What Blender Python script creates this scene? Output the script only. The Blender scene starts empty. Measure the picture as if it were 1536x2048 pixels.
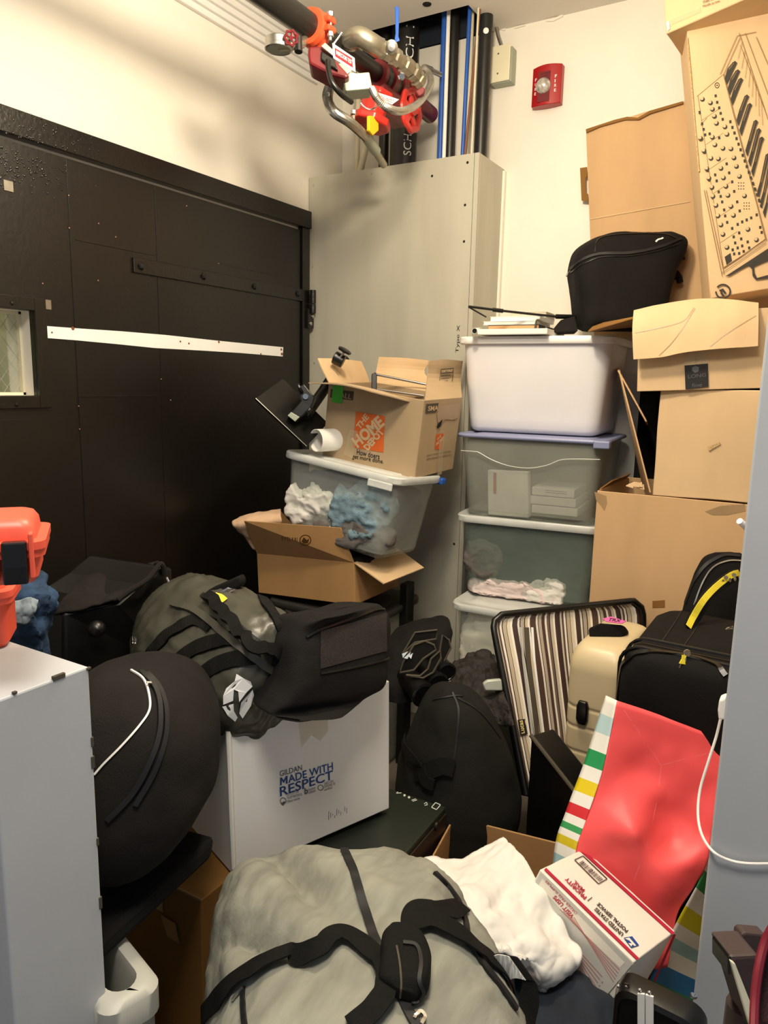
import bpy, bmesh, math, random
from mathutils import Vector, Matrix, noise
from mathutils.bvhtree import BVHTree

sc = bpy.context.scene
COL = sc.collection
rad = math.radians
V = Vector

# ------------------------------------------------------------------ camera
FPX = 1462.65                      # focal length for the 1536 x 2048 frame
CAM = V((0, 0, 1.5))
yaw, pit, rol = rad(30.547), rad(10.1015), rad(1.2007)
_fw = V((-math.sin(yaw) * math.cos(pit), math.cos(yaw) * math.cos(pit), -math.sin(pit)))
_rt0 = V((math.cos(yaw), math.sin(yaw), 0))
_up0 = _rt0.cross(_fw)
_rt = math.cos(rol) * _rt0 + math.sin(rol) * _up0
_up = -math.sin(rol) * _rt0 + math.cos(rol) * _up0
cam = bpy.data.cameras.new('camera')
cam.sensor_width = 36
cam.lens = 36 * FPX / 2048
cam.clip_start = .02
co = bpy.data.objects.new('camera', cam)
COL.objects.link(co)
co.matrix_world = Matrix((_rt, _up, -_fw)).transposed().to_4x4()
co.location = CAM
sc.camera = co

# ------------------------------------------------------------------ light
sc.view_settings.view_transform = 'Standard'
sc.view_settings.look = 'None'
sc.view_settings.gamma = 1
sc.view_settings.use_curve_mapping = False
sc.view_settings.exposure = 0.0
w = bpy.data.worlds.new('world')
sc.world = w
w.use_nodes = True
w.node_tree.nodes['Background'].inputs[0].default_value = (.80, .88, 1.0, 1)
w.node_tree.nodes['Background'].inputs[1].default_value = .30
def area(name, loc, rot, sx, sy, power, col):
    l = bpy.data.lights.new(name, 'AREA')
    l.shape = 'RECTANGLE'
    l.size, l.size_y, l.energy, l.color = sx, sy, power, col
    o = bpy.data.objects.new(name, l)
    o.location, o.rotation_euler = loc, rot
    COL.objects.link(o)
def point(name, loc, r, power, col):
    l = bpy.data.lights.new(name, 'POINT')
    l.shadow_soft_size, l.energy, l.color = r, power, col
    o = bpy.data.objects.new(name, l)
    o.location = loc
    COL.objects.link(o)
point('ceiling_lamp', (-.80, 1.56, 2.60), .09, 68, (1, .86, .64))
point('landing_fill', (-2.45, 1.0, 2.4), .05, 5, (1, .95, .72))  # added fill, warms and brightens the landing behind the door window
area('foreground_fill', (-.35, .35, 2.88), (0, 0, 0), .6, .6, 44, (1, .90, .76))  # unseen fill light added overhead to brighten the lower foreground

# ------------------------------------------------------------------ materials
def lin(h):
    h = h.lstrip('#')
    c = [int(h[i:i + 2], 16) / 255 for i in (0, 2, 4)]
    return tuple(((x + .055) / 1.055) ** 2.4 if x > .04045 else x / 12.92 for x in c) + (1,)
def mat(name, col, rough=.6, metal=0, var=.12, vs=6, bump=0, bs=120, st=(1, 1, 1), coat=0, col2=None, spec=.5):
    m = bpy.data.materials.new(name)
    m.use_nodes = True
    nt = m.node_tree
    n, L = nt.nodes, nt.links
    b = n['Principled BSDF']
    b.inputs['Roughness'].default_value = rough
    b.inputs['Metallic'].default_value = metal
    b.inputs['Coat Weight'].default_value = coat
    b.inputs['Specular IOR Level'].default_value = spec
    tc = n.new('ShaderNodeTexCoord')
    mp = n.new('ShaderNodeMapping')
    mp.inputs['Scale'].default_value = st
    L.new(tc.outputs['Object'], mp.inputs[0])
    nz = n.new('ShaderNodeTexNoise')
    nz.inputs['Scale'].default_value = vs
    nz.inputs['Detail'].default_value = 6
    L.new(mp.outputs[0], nz.inputs[0])
    mx = n.new('ShaderNodeMix')
    mx.data_type = 'RGBA'
    a = lin(col)
    c2 = lin(col2) if col2 else tuple(x * (1 - var) ** 2 for x in a[:3]) + (1,)
    c1 = a if col2 else tuple(min(1, x * (1 + var)) for x in a[:3]) + (1,)
    mx.inputs[6].default_value, mx.inputs[7].default_value = c1, c2
    rp = n.new('ShaderNodeValToRGB')
    rp.color_ramp.elements[0].position, rp.color_ramp.elements[1].position = .3, .7
    L.new(nz.outputs[0], rp.inputs[0])
    L.new(rp.outputs[0], mx.inputs[0])
    L.new(mx.outputs[2], b.inputs['Base Color'])
    if bump:
        n2 = n.new('ShaderNodeTexNoise')
        n2.inputs['Scale'].default_value = bs
        n2.inputs['Detail'].default_value = 4
        L.new(mp.outputs[0], n2.inputs[0])
        bp = n.new('ShaderNodeBump')
        bp.inputs['Strength'].default_value = bump
        bp.inputs['Distance'].default_value = .004
        L.new(n2.outputs[0], bp.inputs['Height'])
        L.new(bp.outputs[0], b.inputs['Normal'])
    return m
def clear(name, col, opaq, rough=.25):
    m = bpy.data.materials.new(name)
    m.use_nodes = True
    n, L = m.node_tree.nodes, m.node_tree.links
    b = n['Principled BSDF']
    b.inputs['Base Color'].default_value = lin(col)
    b.inputs['Roughness'].default_value = rough
    t = n.new('ShaderNodeBsdfTransparent')
    t.inputs[0].default_value = (.97, .98, .97, 1)
    nz = n.new('ShaderNodeTexNoise')
    nz.inputs['Scale'].default_value = 5
    nz.inputs['Detail'].default_value = 5
    tc = n.new('ShaderNodeTexCoord')
    L.new(tc.outputs['Object'], nz.inputs[0])
    mr = n.new('ShaderNodeMapRange')
    mr.inputs[3].default_value, mr.inputs[4].default_value = opaq * .6, opaq * 1.4
    L.new(nz.outputs[0], mr.inputs[0])
    mix = n.new('ShaderNodeMixShader')
    L.new(mr.outputs[0], mix.inputs[0])
    L.new(t.outputs[0], mix.inputs[1])
    L.new(b.outputs[0], mix.inputs[2])
    L.new(mix.outputs[0], n['Material Output'].inputs[0])
    return m
def cardboard(name, col, flute=(0, 0, 1)):
    m = mat(name, col, .85, var=.07, vs=5, bump=.12, bs=60, st=(1, 1, .35))
    return m
def bands(name, axis, stops, rough=.6, scale=1.0, bump=0):
    """Hard colour bands repeating along one object axis: stops = [(pos, hex)], pos in 0..1 of `scale` metres."""
    m = mat(name, stops[0][1], rough, bump=bump)
    n, L = m.node_tree.nodes, m.node_tree.links
    tc = n.new('ShaderNodeTexCoord')
    sp = n.new('ShaderNodeSeparateXYZ')
    L.new(tc.outputs['UV'], sp.inputs[0])
    f = n.new('ShaderNodeMath'); f.operation = 'MULTIPLY'; f.inputs[1].default_value = 1 / scale
    L.new(sp.outputs[axis], f.inputs[0])
    g = n.new('ShaderNodeMath'); g.operation = 'FRACT'
    L.new(f.outputs[0], g.inputs[0])
    cr = n.new('ShaderNodeValToRGB')
    cr.color_ramp.interpolation = 'CONSTANT'
    e = cr.color_ramp.elements
    while len(e) < len(stops): e.new(.5)
    for k, (p, h) in enumerate(stops):
        e[k].position = p
        e[k].color = lin(h)
    L.new(g.outputs[0], cr.inputs[0])
    L.new(cr.outputs[0], n['Principled BSDF'].inputs['Base Color'])
    return m

M = {}
M['wall'] = mat('wall_paint', 'efe9dd', .55, var=.03, vs=3, bump=.06, bs=30)
M['ceiling'] = mat('ceiling_paint', 'e2ddd4', .7, var=.02, vs=3, bump=.05, bs=30)
M['cool_wall'] = mat('partition_paint', 'b9bdc2', .55, var=.03, vs=5, bump=.05, bs=60)
M['chip'] = mat('chipped_paint', '4a4338', .8)
M['floor'] = mat('floor_concrete', '6a6259', .8, var=.2, vs=3, bump=.1, bs=40)
M['door'] = mat('black_door_paint', '0e0b08', .34, var=.25, vs=5, bump=.18, bs=55, spec=.6)
M['door2'] = mat('black_frame_paint', '100d09', .30, var=.2, vs=7, bump=.25, bs=90, spec=.6)
M['black_metal'] = mat('black_metal', '121110', .35, var=.2, vs=20, bump=.05)
M['white_strip'] = mat('bare_white_strip', 'fbfaf6', .35, var=.02, vs=8)
M['rust'] = mat('rust', '8a4a2c', .8)
M['board'] = mat('grey_board', 'bab6a6', .55, var=.07, vs=7, bump=.08, bs=50, st=(1, 1, .15))
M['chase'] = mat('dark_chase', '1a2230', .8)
M['pipe'] = mat('black_pipe', '1c1b19', .38, var=.15, vs=12)
M['red_paint'] = mat('red_valve_paint', 'c62f26', .35, var=.1, vs=20)
M['orange_red'] = mat('orange_coupling_paint', 'd9532f', .4, var=.1, vs=20)
M['maroon'] = mat('maroon_paint', '6e1c22', .35, var=.1, vs=20)
M['brass'] = mat('nickel_brass', 'aca694', .32, metal=.8, var=.15, vs=20)
M['steel'] = mat('steel', 'b9b6ae', .3, metal=.9, var=.1, vs=30)
M['chrome'] = mat('chrome', 'dcdcdc', .15, metal=1, var=.02)
M['greybox'] = mat('grey_metal_box', 'a3aa98', .4, metal=.2, var=.05)
M['blue'] = mat('blue_plastic', '2458b0', .4, var=.1)
M['yellow'] = mat('yellow_plastic', 'f0bc1c', .45, var=.05)
M['cream'] = mat('cream_plastic', 'ebe3c6', .45, var=.03)
M['ivory'] = mat('ivory_cable', 'dcd3b8', .5, var=.05)
M['copper'] = mat('copper_cable', '7a4a33', .5)
M['orange_tape'] = mat('orange_tape', 'e07a3a', .6)
M['alarm'] = mat('alarm_red', 'a8141c', .3, var=.05)
M['lens'] = mat('strobe_lens', 'd8d4cc', .1, metal=.4, var=.3, vs=60, bump=.5, bs=60)
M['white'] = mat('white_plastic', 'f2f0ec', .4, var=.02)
M['paper'] = mat('white_paper', 'f0ede4', .7, var=.03)
M['ink'] = mat('black_ink', '1a1a1a', .7)
M['white_ink'] = mat('white_ink', 'f0f0ee', .6, var=.02)
M['card'] = cardboard('cardboard_tan', 'cfa97c')
M['card_l'] = cardboard('cardboard_light', 'd8b88e')
M['card_hd'] = cardboard('cardboard_moving', 'b39a78')
M['card_b'] = cardboard('cardboard_brown', 'b48a58')
M['card_d'] = cardboard('cardboard_dark', '8a6128')
M['card_edge'] = mat('cardboard_edge', 'c9a878', .9, var=.35, vs=300)
M['card_w'] = mat('white_cardboard', 'eceae6', .6, var=.03, vs=4, bump=.1, bs=20, st=(1, 1, .3))
M['tape'] = clear('packing_tape', 'e6d3b0', .35, .15)
M['tape_b'] = mat('brown_tape', 'a88a64', .3, var=.06)
M['clear'] = clear('clear_bin', 'dfe3dc', .17, .3)
M['smoke'] = clear('smoky_bin', 'b6b8ac', .33, .3)
M['greenclear'] = clear('green_clear_bin', '9aa89e', .22, .25)
M['lid_clear'] = clear('translucent_white_lid', 'f0f2ee', .75, .3)
M['lid_blue'] = mat('blue_grey_lid', '8a90b4', .4, var=.03)
M['tote'] = mat('white_tote', 'e4e2e4', .42, var=.02)
M['dark_tote'] = mat('dark_grey_tote', '33322f', .4, var=.1)
M['blk_fab'] = mat('black_fabric', '100e0d', .85, var=.15, vs=10, bump=.3, bs=350, spec=.25)
M['blk_fab2'] = mat('charcoal_fabric', '201d1b', .9, var=.15, vs=6, bump=.3, bs=300, spec=.2)
M['olive_fab'] = mat('dark_olive_fabric', '181814', .85, var=.15, vs=6, bump=.3, bs=300, spec=.25)
M['blk_gloss'] = mat('glossy_black_vinyl', '0e0d0c', .3, var=.1, bump=.03)
M['web'] = mat('black_webbing', '0f0f0d', .8, var=.1, vs=40, bump=.4, bs=500, spec=.2)
M['zip'] = mat('zipper_tape', '101012', .6)
M['leaf_grey'] = mat('coated_grey_fabric', '45443a', .36, var=.15, vs=5, bump=.4, bs=22)
M['heather'] = mat('heather_grey_fabric', '8e8e82', .9, var=.14, vs=30, bump=.25, bs=120, st=(1, .25, 1), spec=.2)
M['denim'] = mat('denim', '26405f', .9, var=.3, vs=30, bump=.4, bs=200)
M['denim_l'] = mat('light_denim', '7d98a6', .9, var=.2, vs=40, bump=.4, bs=200)
M['denim_in'] = mat('denim_inside', '8b98a0', .9, var=.15, vs=30)
M['shirt'] = mat('white_cotton', 'e9e6df', .9, var=.03, vs=5, bump=.15, bs=60, spec=.2)
M['pinkwhite'] = mat('pale_pink_cloth', 'ecd9d6', .9, var=.05, bump=.2, bs=80)
M['duvet'] = mat('white_bedding', 'e8e2d4', .9, var=.04, vs=10, bump=.35, bs=50)
M['beige_cloth'] = mat('beige_cloth', 'dcb896', .95, var=.08, bump=.3, bs=80)
M['navy_cloth'] = mat('slate_cloth', '4a4854', .95, var=.15, bump=.3, bs=80)
M['grey_cloth'] = mat('taupe_cloth', '6a6460', .95, var=.15, bump=.3, bs=80)
M['dark_cloth'] = mat('dark_teal_cloth', '2e3a3a', .95, var=.25, vs=10, bump=.4, bs=60)
M['purple'] = mat('purple_cloth', '2e2634', .9, var=.2)
M['crinkle'] = mat('black_crinkled_cloth', '211b17', .75, var=.3, vs=40, bump=.8, bs=60)
M['peli'] = mat('orange_red_case', 'f46048', .42, var=.04, vs=10)
M['beige_case'] = mat('beige_shell', 'd2bf98', .38, var=.03)
M['red_paper'] = mat('red_gift_paper', 'fb5a5c', .45, var=.03, vs=4)
M['cooler'] = mat('pale_grey_plastic', 'b4b4ac', .45, var=.04)
M['pc'] = mat('dark_green_black_metal', '191f17', .45, var=.15)
M['pc_front'] = mat('pc_front_brown', '2a1b14', .5, var=.2)
M['green_tape'] = mat('green_tape', '4fbe3c', .5, var=.05)
M['hd_orange'] = mat('orange_print', 'd2601e', .75, var=.05)
M['dk_print'] = mat('dark_print', '4c4436', .8)
M['navy_ink'] = mat('navy_ink', '1c4488', .7)
M['grey_ink'] = mat('grey_ink', '5c5c60', .7)
M['red_ink'] = mat('crimson_ink', 'b8203e', .6)
M['pink_ink'] = mat('faded_red_ink', 'c88a86', .7)
M['mail'] = mat('mail_white', 'efe9dc', .5, var=.03)
M['mail_g'] = mat('mail_grey', 'c9c8c2', .45, var=.03)
M['pink_tag'] = mat('pink_tag', 'e85aa8', .6)
M['yel_fab'] = mat('yellow_webbing', 'f4e23c', .7, var=.05)
M['led'] = mat('pale_print', 'c8ccc4', .5)
M['hair'] = mat('maroon_trim', '4a1a1c', .5)
M['mesh_r'] = mat('maroon_mesh', '331014', .8, var=.3, vs=200, bump=.6, bs=400)
M['brown_case'] = mat('brown_vinyl', '3a2a28', .55, var=.1, bump=.1)
M['syn_ink'] = mat('synth_black_print', '35312a', .75)
M['syn_mid'] = mat('synth_line_print', '8a6e4a', .8)
M['syn_light'] = mat('synth_knob_print', 'cdb58a', .7)
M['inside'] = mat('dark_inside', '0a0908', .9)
M['glass'] = clear('wired_glass', 'dfe3cf', .06, .1)
M['lite'] = mat('pale_landing', 'd9d6b4', .7, var=.08, vs=4)
M['book_tan'] = mat('tan_cover', 'd0a070', .6)
M['pages'] = mat('book_pages', 'd8cfb8', .9, var=.2, vs=100, st=(1, 1, 12))
M['glimmer'] = mat('blue_white_sticker', 'a9cfe8', .2, var=.5, vs=90, col2='ffffff')

# ------------------------------------------------------------------ helpers
def ray(x, y):
    return _rt * ((x - 768) / FPX) - _up * ((y - 1024) / FPX) + _fw
def P(x, y, d): return CAM + ray(x, y) * d
def onX(x, y, X): r = ray(x, y); return CAM + r * (X / r.x)
def onY(x, y, Y): r = ray(x, y); return CAM + r * (Y / r.y)
def onZ(x, y, Z): r = ray(x, y); return CAM + r * ((Z - CAM.z) / r.z)
def onPl(x, y, pl):
    r = ray(x, y); return CAM + r * ((pl[0] - CAM).dot(pl[1]) / r.dot(pl[1]))
def FR(loc, yaw=0, tx=0, ty=0):
    return Matrix.Translation(loc) @ Matrix.Rotation(rad(yaw), 4, 'Z') @ Matrix.Rotation(rad(tx), 4, 'X') @ Matrix.Rotation(rad(ty), 4, 'Y')
def root_inv(p):
    while p.parent: p = p.parent
    return p.matrix_basis.inverted()
def tag(o, label=None, cat=None, group=None, kind=None):
    if label: o['label'] = label
    if cat: o['category'] = cat
    if group: o['group'] = group
    if kind: o['kind'] = kind
    return o
def thing(name, label, cat, Mx=None, group=None, kind=None):
    o = bpy.data.objects.new(name, None)
    o.empty_display_size = .05
    COL.objects.link(o)
    if Mx is not None: o.matrix_basis = Mx if isinstance(Mx, Matrix) else Matrix.Translation(Mx)
    return tag(o, label, cat, group, kind)
class MB:
    def __init__(s): s.bm = bmesh.new(); s.uv = None
    def face(s, pts):
        return s.bm.faces.new([s.bm.verts.new(V(p)) for p in pts])
    def box(s, lo, hi, Mx=None):
        c = [V((x, y, z)) for z in (lo[2], hi[2]) for y in (lo[1], hi[1]) for x in (lo[0], hi[0])]
        if Mx: c = [Mx @ p for p in c]
        v = [s.bm.verts.new(p) for p in c]
        for f in ((0, 2, 3, 1), (4, 5, 7, 6), (0, 1, 5, 4), (2, 6, 7, 3), (0, 4, 6, 2), (1, 3, 7, 5)):
            s.bm.faces.new([v[i] for i in f])
        return s
    def prism(s, pts, t):
        """Polygon extruded by vector t."""
        t = V(t)
        a = [s.bm.verts.new(V(p)) for p in pts]
        b = [s.bm.verts.new(V(p) + t) for p in pts]
        s.bm.faces.new(a[::-1]); s.bm.faces.new(b)
        n = len(a)
        for i in range(n): s.bm.faces.new((a[i], a[(i + 1) % n], b[(i + 1) % n], b[i]))
        return s
    def rings(s, R, cap=True, closed=True):
        vs = [[s.bm.verts.new(V(p)) for p in r] for r in R]
        n = len(vs[0])
        for a, b in zip(vs, vs[1:]):
            for i in range(n if closed else n - 1):
                j = (i + 1) % n
                s.bm.faces.new((a[i], a[j], b[j], b[i]))
        if cap and closed:
            s.bm.faces.new(vs[0][::-1]); s.bm.faces.new(vs[-1])
        return s
    def tube(s, path, r, n=10, cap=True):
        path = [V(p) for p in path]
        R = []; up = None
        for i, p in enumerate(path):
            t = (path[min(i + 1, len(path) - 1)] - path[max(i - 1, 0)]).normalized()
            if up is None:
                up = V((0, 0, 1)) if abs(t.z) < .9 else V((1, 0, 0))
            sd = t.cross(up).normalized(); up = sd.cross(t).normalized()
            rr = r(i / max(1, len(path) - 1)) if callable(r) else r
            R.append([p + (sd * math.cos(2 * math.pi * k / n) + up * math.sin(2 * math.pi * k / n)) * rr for k in range(n)])
        s.rings(R, cap)
        return s
    def lathe(s, prof, o, ax, n=24):
        """prof = [(radius, height)] around axis ax from o."""
        o, ax = V(o), V(ax).normalized()
        u = ax.orthogonal().normalized(); w_ = ax.cross(u)
        s.rings([[o + ax * h + (u * math.cos(2 * math.pi * k / n) + w_ * math.sin(2 * math.pi * k / n)) * max(r, 1e-5) for k in range(n)] for r, h in prof])
        return s
    def grid(s, G, uv=None):
        vs = [[s.bm.verts.new(V(p)) for p in r] for r in G]
        lay = s.bm.loops.layers.uv.verify()
        nu, nv = len(vs), len(vs[0])
        for i in range(nu - 1):
            for j in range(nv - 1):
                f = s.bm.faces.new((vs[i][j], vs[i][j + 1], vs[i + 1][j + 1], vs[i + 1][j]))
                for l, (a, b) in zip(f.loops, ((i, j), (i, j + 1), (i + 1, j + 1), (i + 1, j))):
                    l[lay].uv = (b / (nv - 1), a / (nu - 1))
        return s
    def fix(s):
        bmesh.ops.recalc_face_normals(s.bm, faces=s.bm.faces); return s
    def warp(s, fn):
        for v in s.bm.verts: v.co = fn(v.co)
        return s
    def rough(s, amp, freq, seed=0, stretch=(1, 1, 1), octs=3, ridge=False):
        s.bm.normal_update()
        D = []
        for v in s.bm.verts:
            q = V((v.co.x * stretch[0], v.co.y * stretch[1], v.co.z * stretch[2])) * freq + V((seed * 7.3, seed * 3.1, seed))
            f, a, t = 1, 1, 0
            for k in range(octs):
                nn = noise.noise(q * f)
                t += (1 - 2 * abs(nn) if ridge else nn) * a
                f *= 2.1; a *= .5
            D.append(v.normal * (t * amp))
        for v, d in zip(s.bm.verts, D): v.co += d
        return s
    def bvh(s):
        s.bm.normal_update()
        return BVHTree.FromBMesh(s.bm)
    def build(s, name, m, parent=None, smooth=False, bevel=0, world=False, solid=0, sub=0, keep=False, ang=40, seg=2):
        s.fix()
        bm = s.bm.copy() if keep else s.bm
        if world and parent is not None:
            bm.transform(root_inv(parent))
        me = bpy.data.meshes.new(name)
        bm.to_mesh(me); bm.free()
        o = bpy.data.objects.new(name, me)
        COL.objects.link(o)
        for mm in (m if isinstance(m, (list, tuple)) else [m]): me.materials.append(mm)
        if smooth:
            me.polygons.foreach_set('use_smooth', [True] * len(me.polygons))
            me.set_sharp_from_angle(angle=rad(ang))
        if parent is not None: o.parent = parent
        if solid:
            q = o.modifiers.new('solid', 'SOLIDIFY'); q.thickness = solid; q.offset = 0
        if bevel:
            q = o.modifiers.new('bevel', 'BEVEL'); q.width = bevel; q.segments = seg; q.limit_method = 'ANGLE'
        if sub:
            q = o.modifiers.new('sub', 'SUBSURF'); q.levels = q.render_levels = sub
        return o
def st(o): return tag(o, kind='structure')
def catmull(pts, n):
    pts = [V(p) for p in pts]
    if len(pts) == 2: return [pts[0].lerp(pts[1], i / (n - 1)) for i in range(n)]
    q = [pts[0] * 2 - pts[1]] + pts + [pts[-1] * 2 - pts[-2]]
    out = []
    for i in range(n):
        t = i / (n - 1) * (len(pts) - 1)
        k = min(int(t), len(pts) - 2); u = t - k
        a, b, c, d = q[k:k + 4]
        out.append(.5 * ((2 * b) + (c - a) * u + (2 * a - 5 * b + 4 * c - d) * u * u + (3 * b - a - 3 * c + d) * u ** 3))
    return out
def sheet(rows, nu=40, nv=40):
    """Smooth grid through rows of control points."""
    R = [catmull(r, nv) for r in rows]
    Cc = [catmull([R[i][j] for i in range(len(R))], nu) for j in range(nv)]
    return [[Cc[j][i] for j in range(nv)] for i in range(nu)]
def loft(secs, nr=40, na=56):
    """secs = [(centre, half axis U, half axis V, exponent)], smooth body through superellipse sections."""
    Cs = catmull([s[0] for s in secs], nr); Us = catmull([s[1] for s in secs], nr); Vs = catmull([s[2] for s in secs], nr)
    Es = catmull([V((s[3], 0, 0)) for s in secs], nr)
    mb = MB(); R = []
    for c, u, v_, e in zip(Cs, Us, Vs, Es):
        r = []
        for k in range(na):
            a = 2 * math.pi * k / na
            ca, sa = math.cos(a), math.sin(a)
            r.append(c + u * math.copysign(abs(ca) ** (2 / e.x), ca) + v_ * math.copysign(abs(sa) ** (2 / e.x), sa))
        R.append(r)
    mb.rings(R); mb.fix()
    return mb
def rrect(x0, x1, y0, y1, r, z, n=5):
    out = []
    for cx, cy, a0 in ((x1 - r, y0 + r, -90), (x1 - r, y1 - r, 0), (x0 + r, y1 - r, 90), (x0 + r, y0 + r, 180)):
        for k in range(n + 1):
            a = rad(a0 + 90 * k / n)
            out.append(V((cx + r * math.cos(a), cy + r * math.sin(a), z)))
    return out
def blob(c, r, seed=0, amp=.1, freq=8, sub=4, Mx=None, stretch=(1, 1, 1)):
    mb = MB()
    bmesh.ops.create_icosphere(mb.bm, subdivisions=sub, radius=1)
    c, r = V(c), V(r)
    mb.warp(lambda p: V((p.x * r.x, p.y * r.y, p.z * r.z)))
    mb.rough(amp, freq, seed, stretch, 4, True)
    T = Mx if Mx else Matrix.Translation(c)
    mb.warp(lambda p: T @ p)
    return mb
def proj(bv, x, y):
    h = bv.ray_cast(CAM, ray(x, y).normalized())
    return (h[0], h[1]) if h[0] is not None else None
def dense(path, step=6):
    out = [path[0]]
    for a, b in zip(path, path[1:]):
        n = max(1, int(math.hypot(b[0] - a[0], b[1] - a[1]) / step))
        out += [(a[0] + (b[0] - a[0]) * k / n, a[1] + (b[1] - a[1]) * k / n) for k in range(1, n + 1)]
    return out
def smooth_px(path, n=40):
    return [(p.x, p.y) for p in catmull([V((a[0], a[1], 0)) for a in path], n)]
def ribbon(mb, bv, path, width, off=.003, th=.003, curve=True, up=0):
    """A strap or seam lying on a surface along a traced path; up lifts its middle off the surface."""
    pts = smooth_px(path, max(12, len(path) * 10)) if curve else dense(path)
    hs = [h for h in (proj(bv, *p) for p in pts) if h]
    if len(hs) < 2: return mb
    ps = [h[0] for h in hs]; ns = [h[1] if h[1].dot(CAM - h[0]) > 0 else -h[1] for h in hs]
    for _ in range(2):
        ps = [(ps[max(i - 1, 0)] + ps[i] * 2 + ps[min(i + 1, len(ps) - 1)]) / 4 if 0 < i < len(ps) - 1 else ps[i] for i in range(len(ps))]
        ns = [(ns[max(i - 1, 0)] + ns[i] + ns[min(i + 1, len(ns) - 1)]).normalized() for i in range(len(ns))]
    R = []
    n = len(ps)
    for i in range(n):
        t = (ps[min(i + 1, n - 1)] - ps[max(i - 1, 0)]).normalized()
        sd = t.cross(ns[i]).normalized() * width / 2
        lift = ns[i] * (off + up * math.sin(math.pi * i / (n - 1)))
        a, b = ps[i] + lift, ns[i] * th
        R.append([a - sd, a + sd, a + sd + b, a - sd + b])
    mb.rings(R)
    return mb
def decal(mb, bv, poly, off=.0015, n=1):
    """A printed shape: traced polygon laid on a surface."""
    hs = [proj(bv, *p) for p in poly]
    if any(h is None for h in hs): return mb
    nn = V((0, 0, 0))
    for h in hs: nn += h[1] if h[1].dot(CAM - h[0]) > 0 else -h[1]
    nn.normalize()
    mb.face([h[0] + (h[1] if h[1].dot(CAM - h[0]) > 0 else -h[1]) * off for h in hs])
    return mb
_tc = {}
def glyphs(s, bold=0):
    k = (s, bold)
    if k not in _tc:
        cu = bpy.data.curves.new('txt', 'FONT')
        cu.body = s; cu.offset = bold; cu.resolution_u = 3
        o = bpy.data.objects.new('txt', cu)
        COL.objects.link(o)
        dg = bpy.context.evaluated_depsgraph_get()
        me = o.evaluated_get(dg).to_mesh()
        vs = [v.co.copy() for v in me.vertices]
        fs = [tuple(p.vertices) for p in me.polygons]
        o.evaluated_get(dg).to_mesh_clear()
        bpy.data.objects.remove(o); bpy.data.curves.remove(cu)
        _tc[k] = (vs, fs)
    return _tc[k]
def text(mb, s, O, X, Y, N, bold=0, off=.0008):
    """Letters whose box spans O..O+X and O..O+Y."""
    vs, fs = glyphs(s, bold)
    x0, x1 = min(v.x for v in vs), max(v.x for v in vs)
    y0, y1 = min(v.y for v in vs), max(v.y for v in vs)
    bv = [mb.bm.verts.new(V(O) + V(X) * ((v.x - x0) / (x1 - x0)) + V(Y) * ((v.y - y0) / (y1 - y0)) + V(N) * off) for v in vs]
    for f in fs:
        try: mb.bm.faces.new([bv[i] for i in f])
        except ValueError: pass
    return mb
def text_px(mb, s, pl, S, E, T, bold=0, off=.0008):
    """Letters on plane pl: S start of baseline, E its end, T top of the first letter (traced)."""
    a, b, c = onPl(*S, pl), onPl(*E, pl), onPl(*T, pl)
    n = pl[1] if pl[1].dot(CAM - a) > 0 else -pl[1]
    return text(mb, s, a, b - a, c - a, n, bold, off)
def poly_px(mb, pl, pts, off=.0006):
    q = [onPl(*p, pl) for p in pts]
    n = pl[1] if pl[1].dot(CAM - q[0]) > 0 else -pl[1]
    mb.face([p + n * off for p in q])
    return mb
def plane(Mx, pt, n):
    return (Mx @ V(pt), (Mx.to_3x3() @ V(n)).normalized())
# ================================================================== the room
XW, YW, ZC = -2.08, 3.068, 2.93
st(MB().box((-2.6, -1.2, -.1), (1.2, 3.3, 0)).build('floor', M['floor']))
# ceiling with the open pipe shaft
c = MB()
hx0, hx1, hy0 = -1.99, -1.335, 2.82
c.box((-2.3, -1.0, ZC), (1.0, hy0, ZC + .1)); c.box((-2.3, hy0, ZC), (hx0, 3.3, ZC + .1)); c.box((hx1, hy0, ZC), (1.0, 3.3, ZC + .1))
st(c.build('ceiling', M['ceiling']))
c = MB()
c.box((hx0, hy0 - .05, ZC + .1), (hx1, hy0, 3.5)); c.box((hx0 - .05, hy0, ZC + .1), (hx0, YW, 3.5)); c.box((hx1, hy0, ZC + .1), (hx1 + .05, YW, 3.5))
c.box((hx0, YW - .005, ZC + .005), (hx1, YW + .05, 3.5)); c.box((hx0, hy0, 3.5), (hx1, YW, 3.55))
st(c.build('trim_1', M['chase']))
st(MB().box((-2.3, YW, 0), (1.0, YW + .15, ZC)).build('wall_back', M['wall']))
wa, wb = onX(66, 622, -2.06), onX(74, 791, -2.06)
wy1, wz1, wz0 = wa.y, wa.z, wb.z
wy0 = wy1 - .30
c = MB()
c.box((-2.2, -1.0, 0), (XW, wy0, ZC)); c.box((-2.2, wy1, 0), (XW, YW + .15, ZC))
c.box((-2.2, wy0, 0), (XW, wy1, wz0)); c.box((-2.2, wy0, wz1), (XW, wy1, ZC))
st(c.build('wall_left', M['wall']))
# landing seen through the door window
c = MB()
for k, dx in enumerate((0, .03, .06)): c.box((-2.75 + dx, wy0 - .5, .9 + k * -.0 + (2 - k) * .27), (-2.7 + dx, wy1 + .13 - k * -.012, 1.17 + (2 - k) * .27))
c.box((-3.1, wy0 - 1.2, 0), (-3.05, wy1 + 1.0, 2.9)); c.box((-3.05, wy1 + .5, 0), (-2.2, wy1 + .55, 2.9)); c.box((-3.05, wy0 - 1.2, 0), (-2.2, wy0 - 1.15, 2.9))
st(c.build('wall_landing', M['lite'], bevel=.01))
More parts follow.
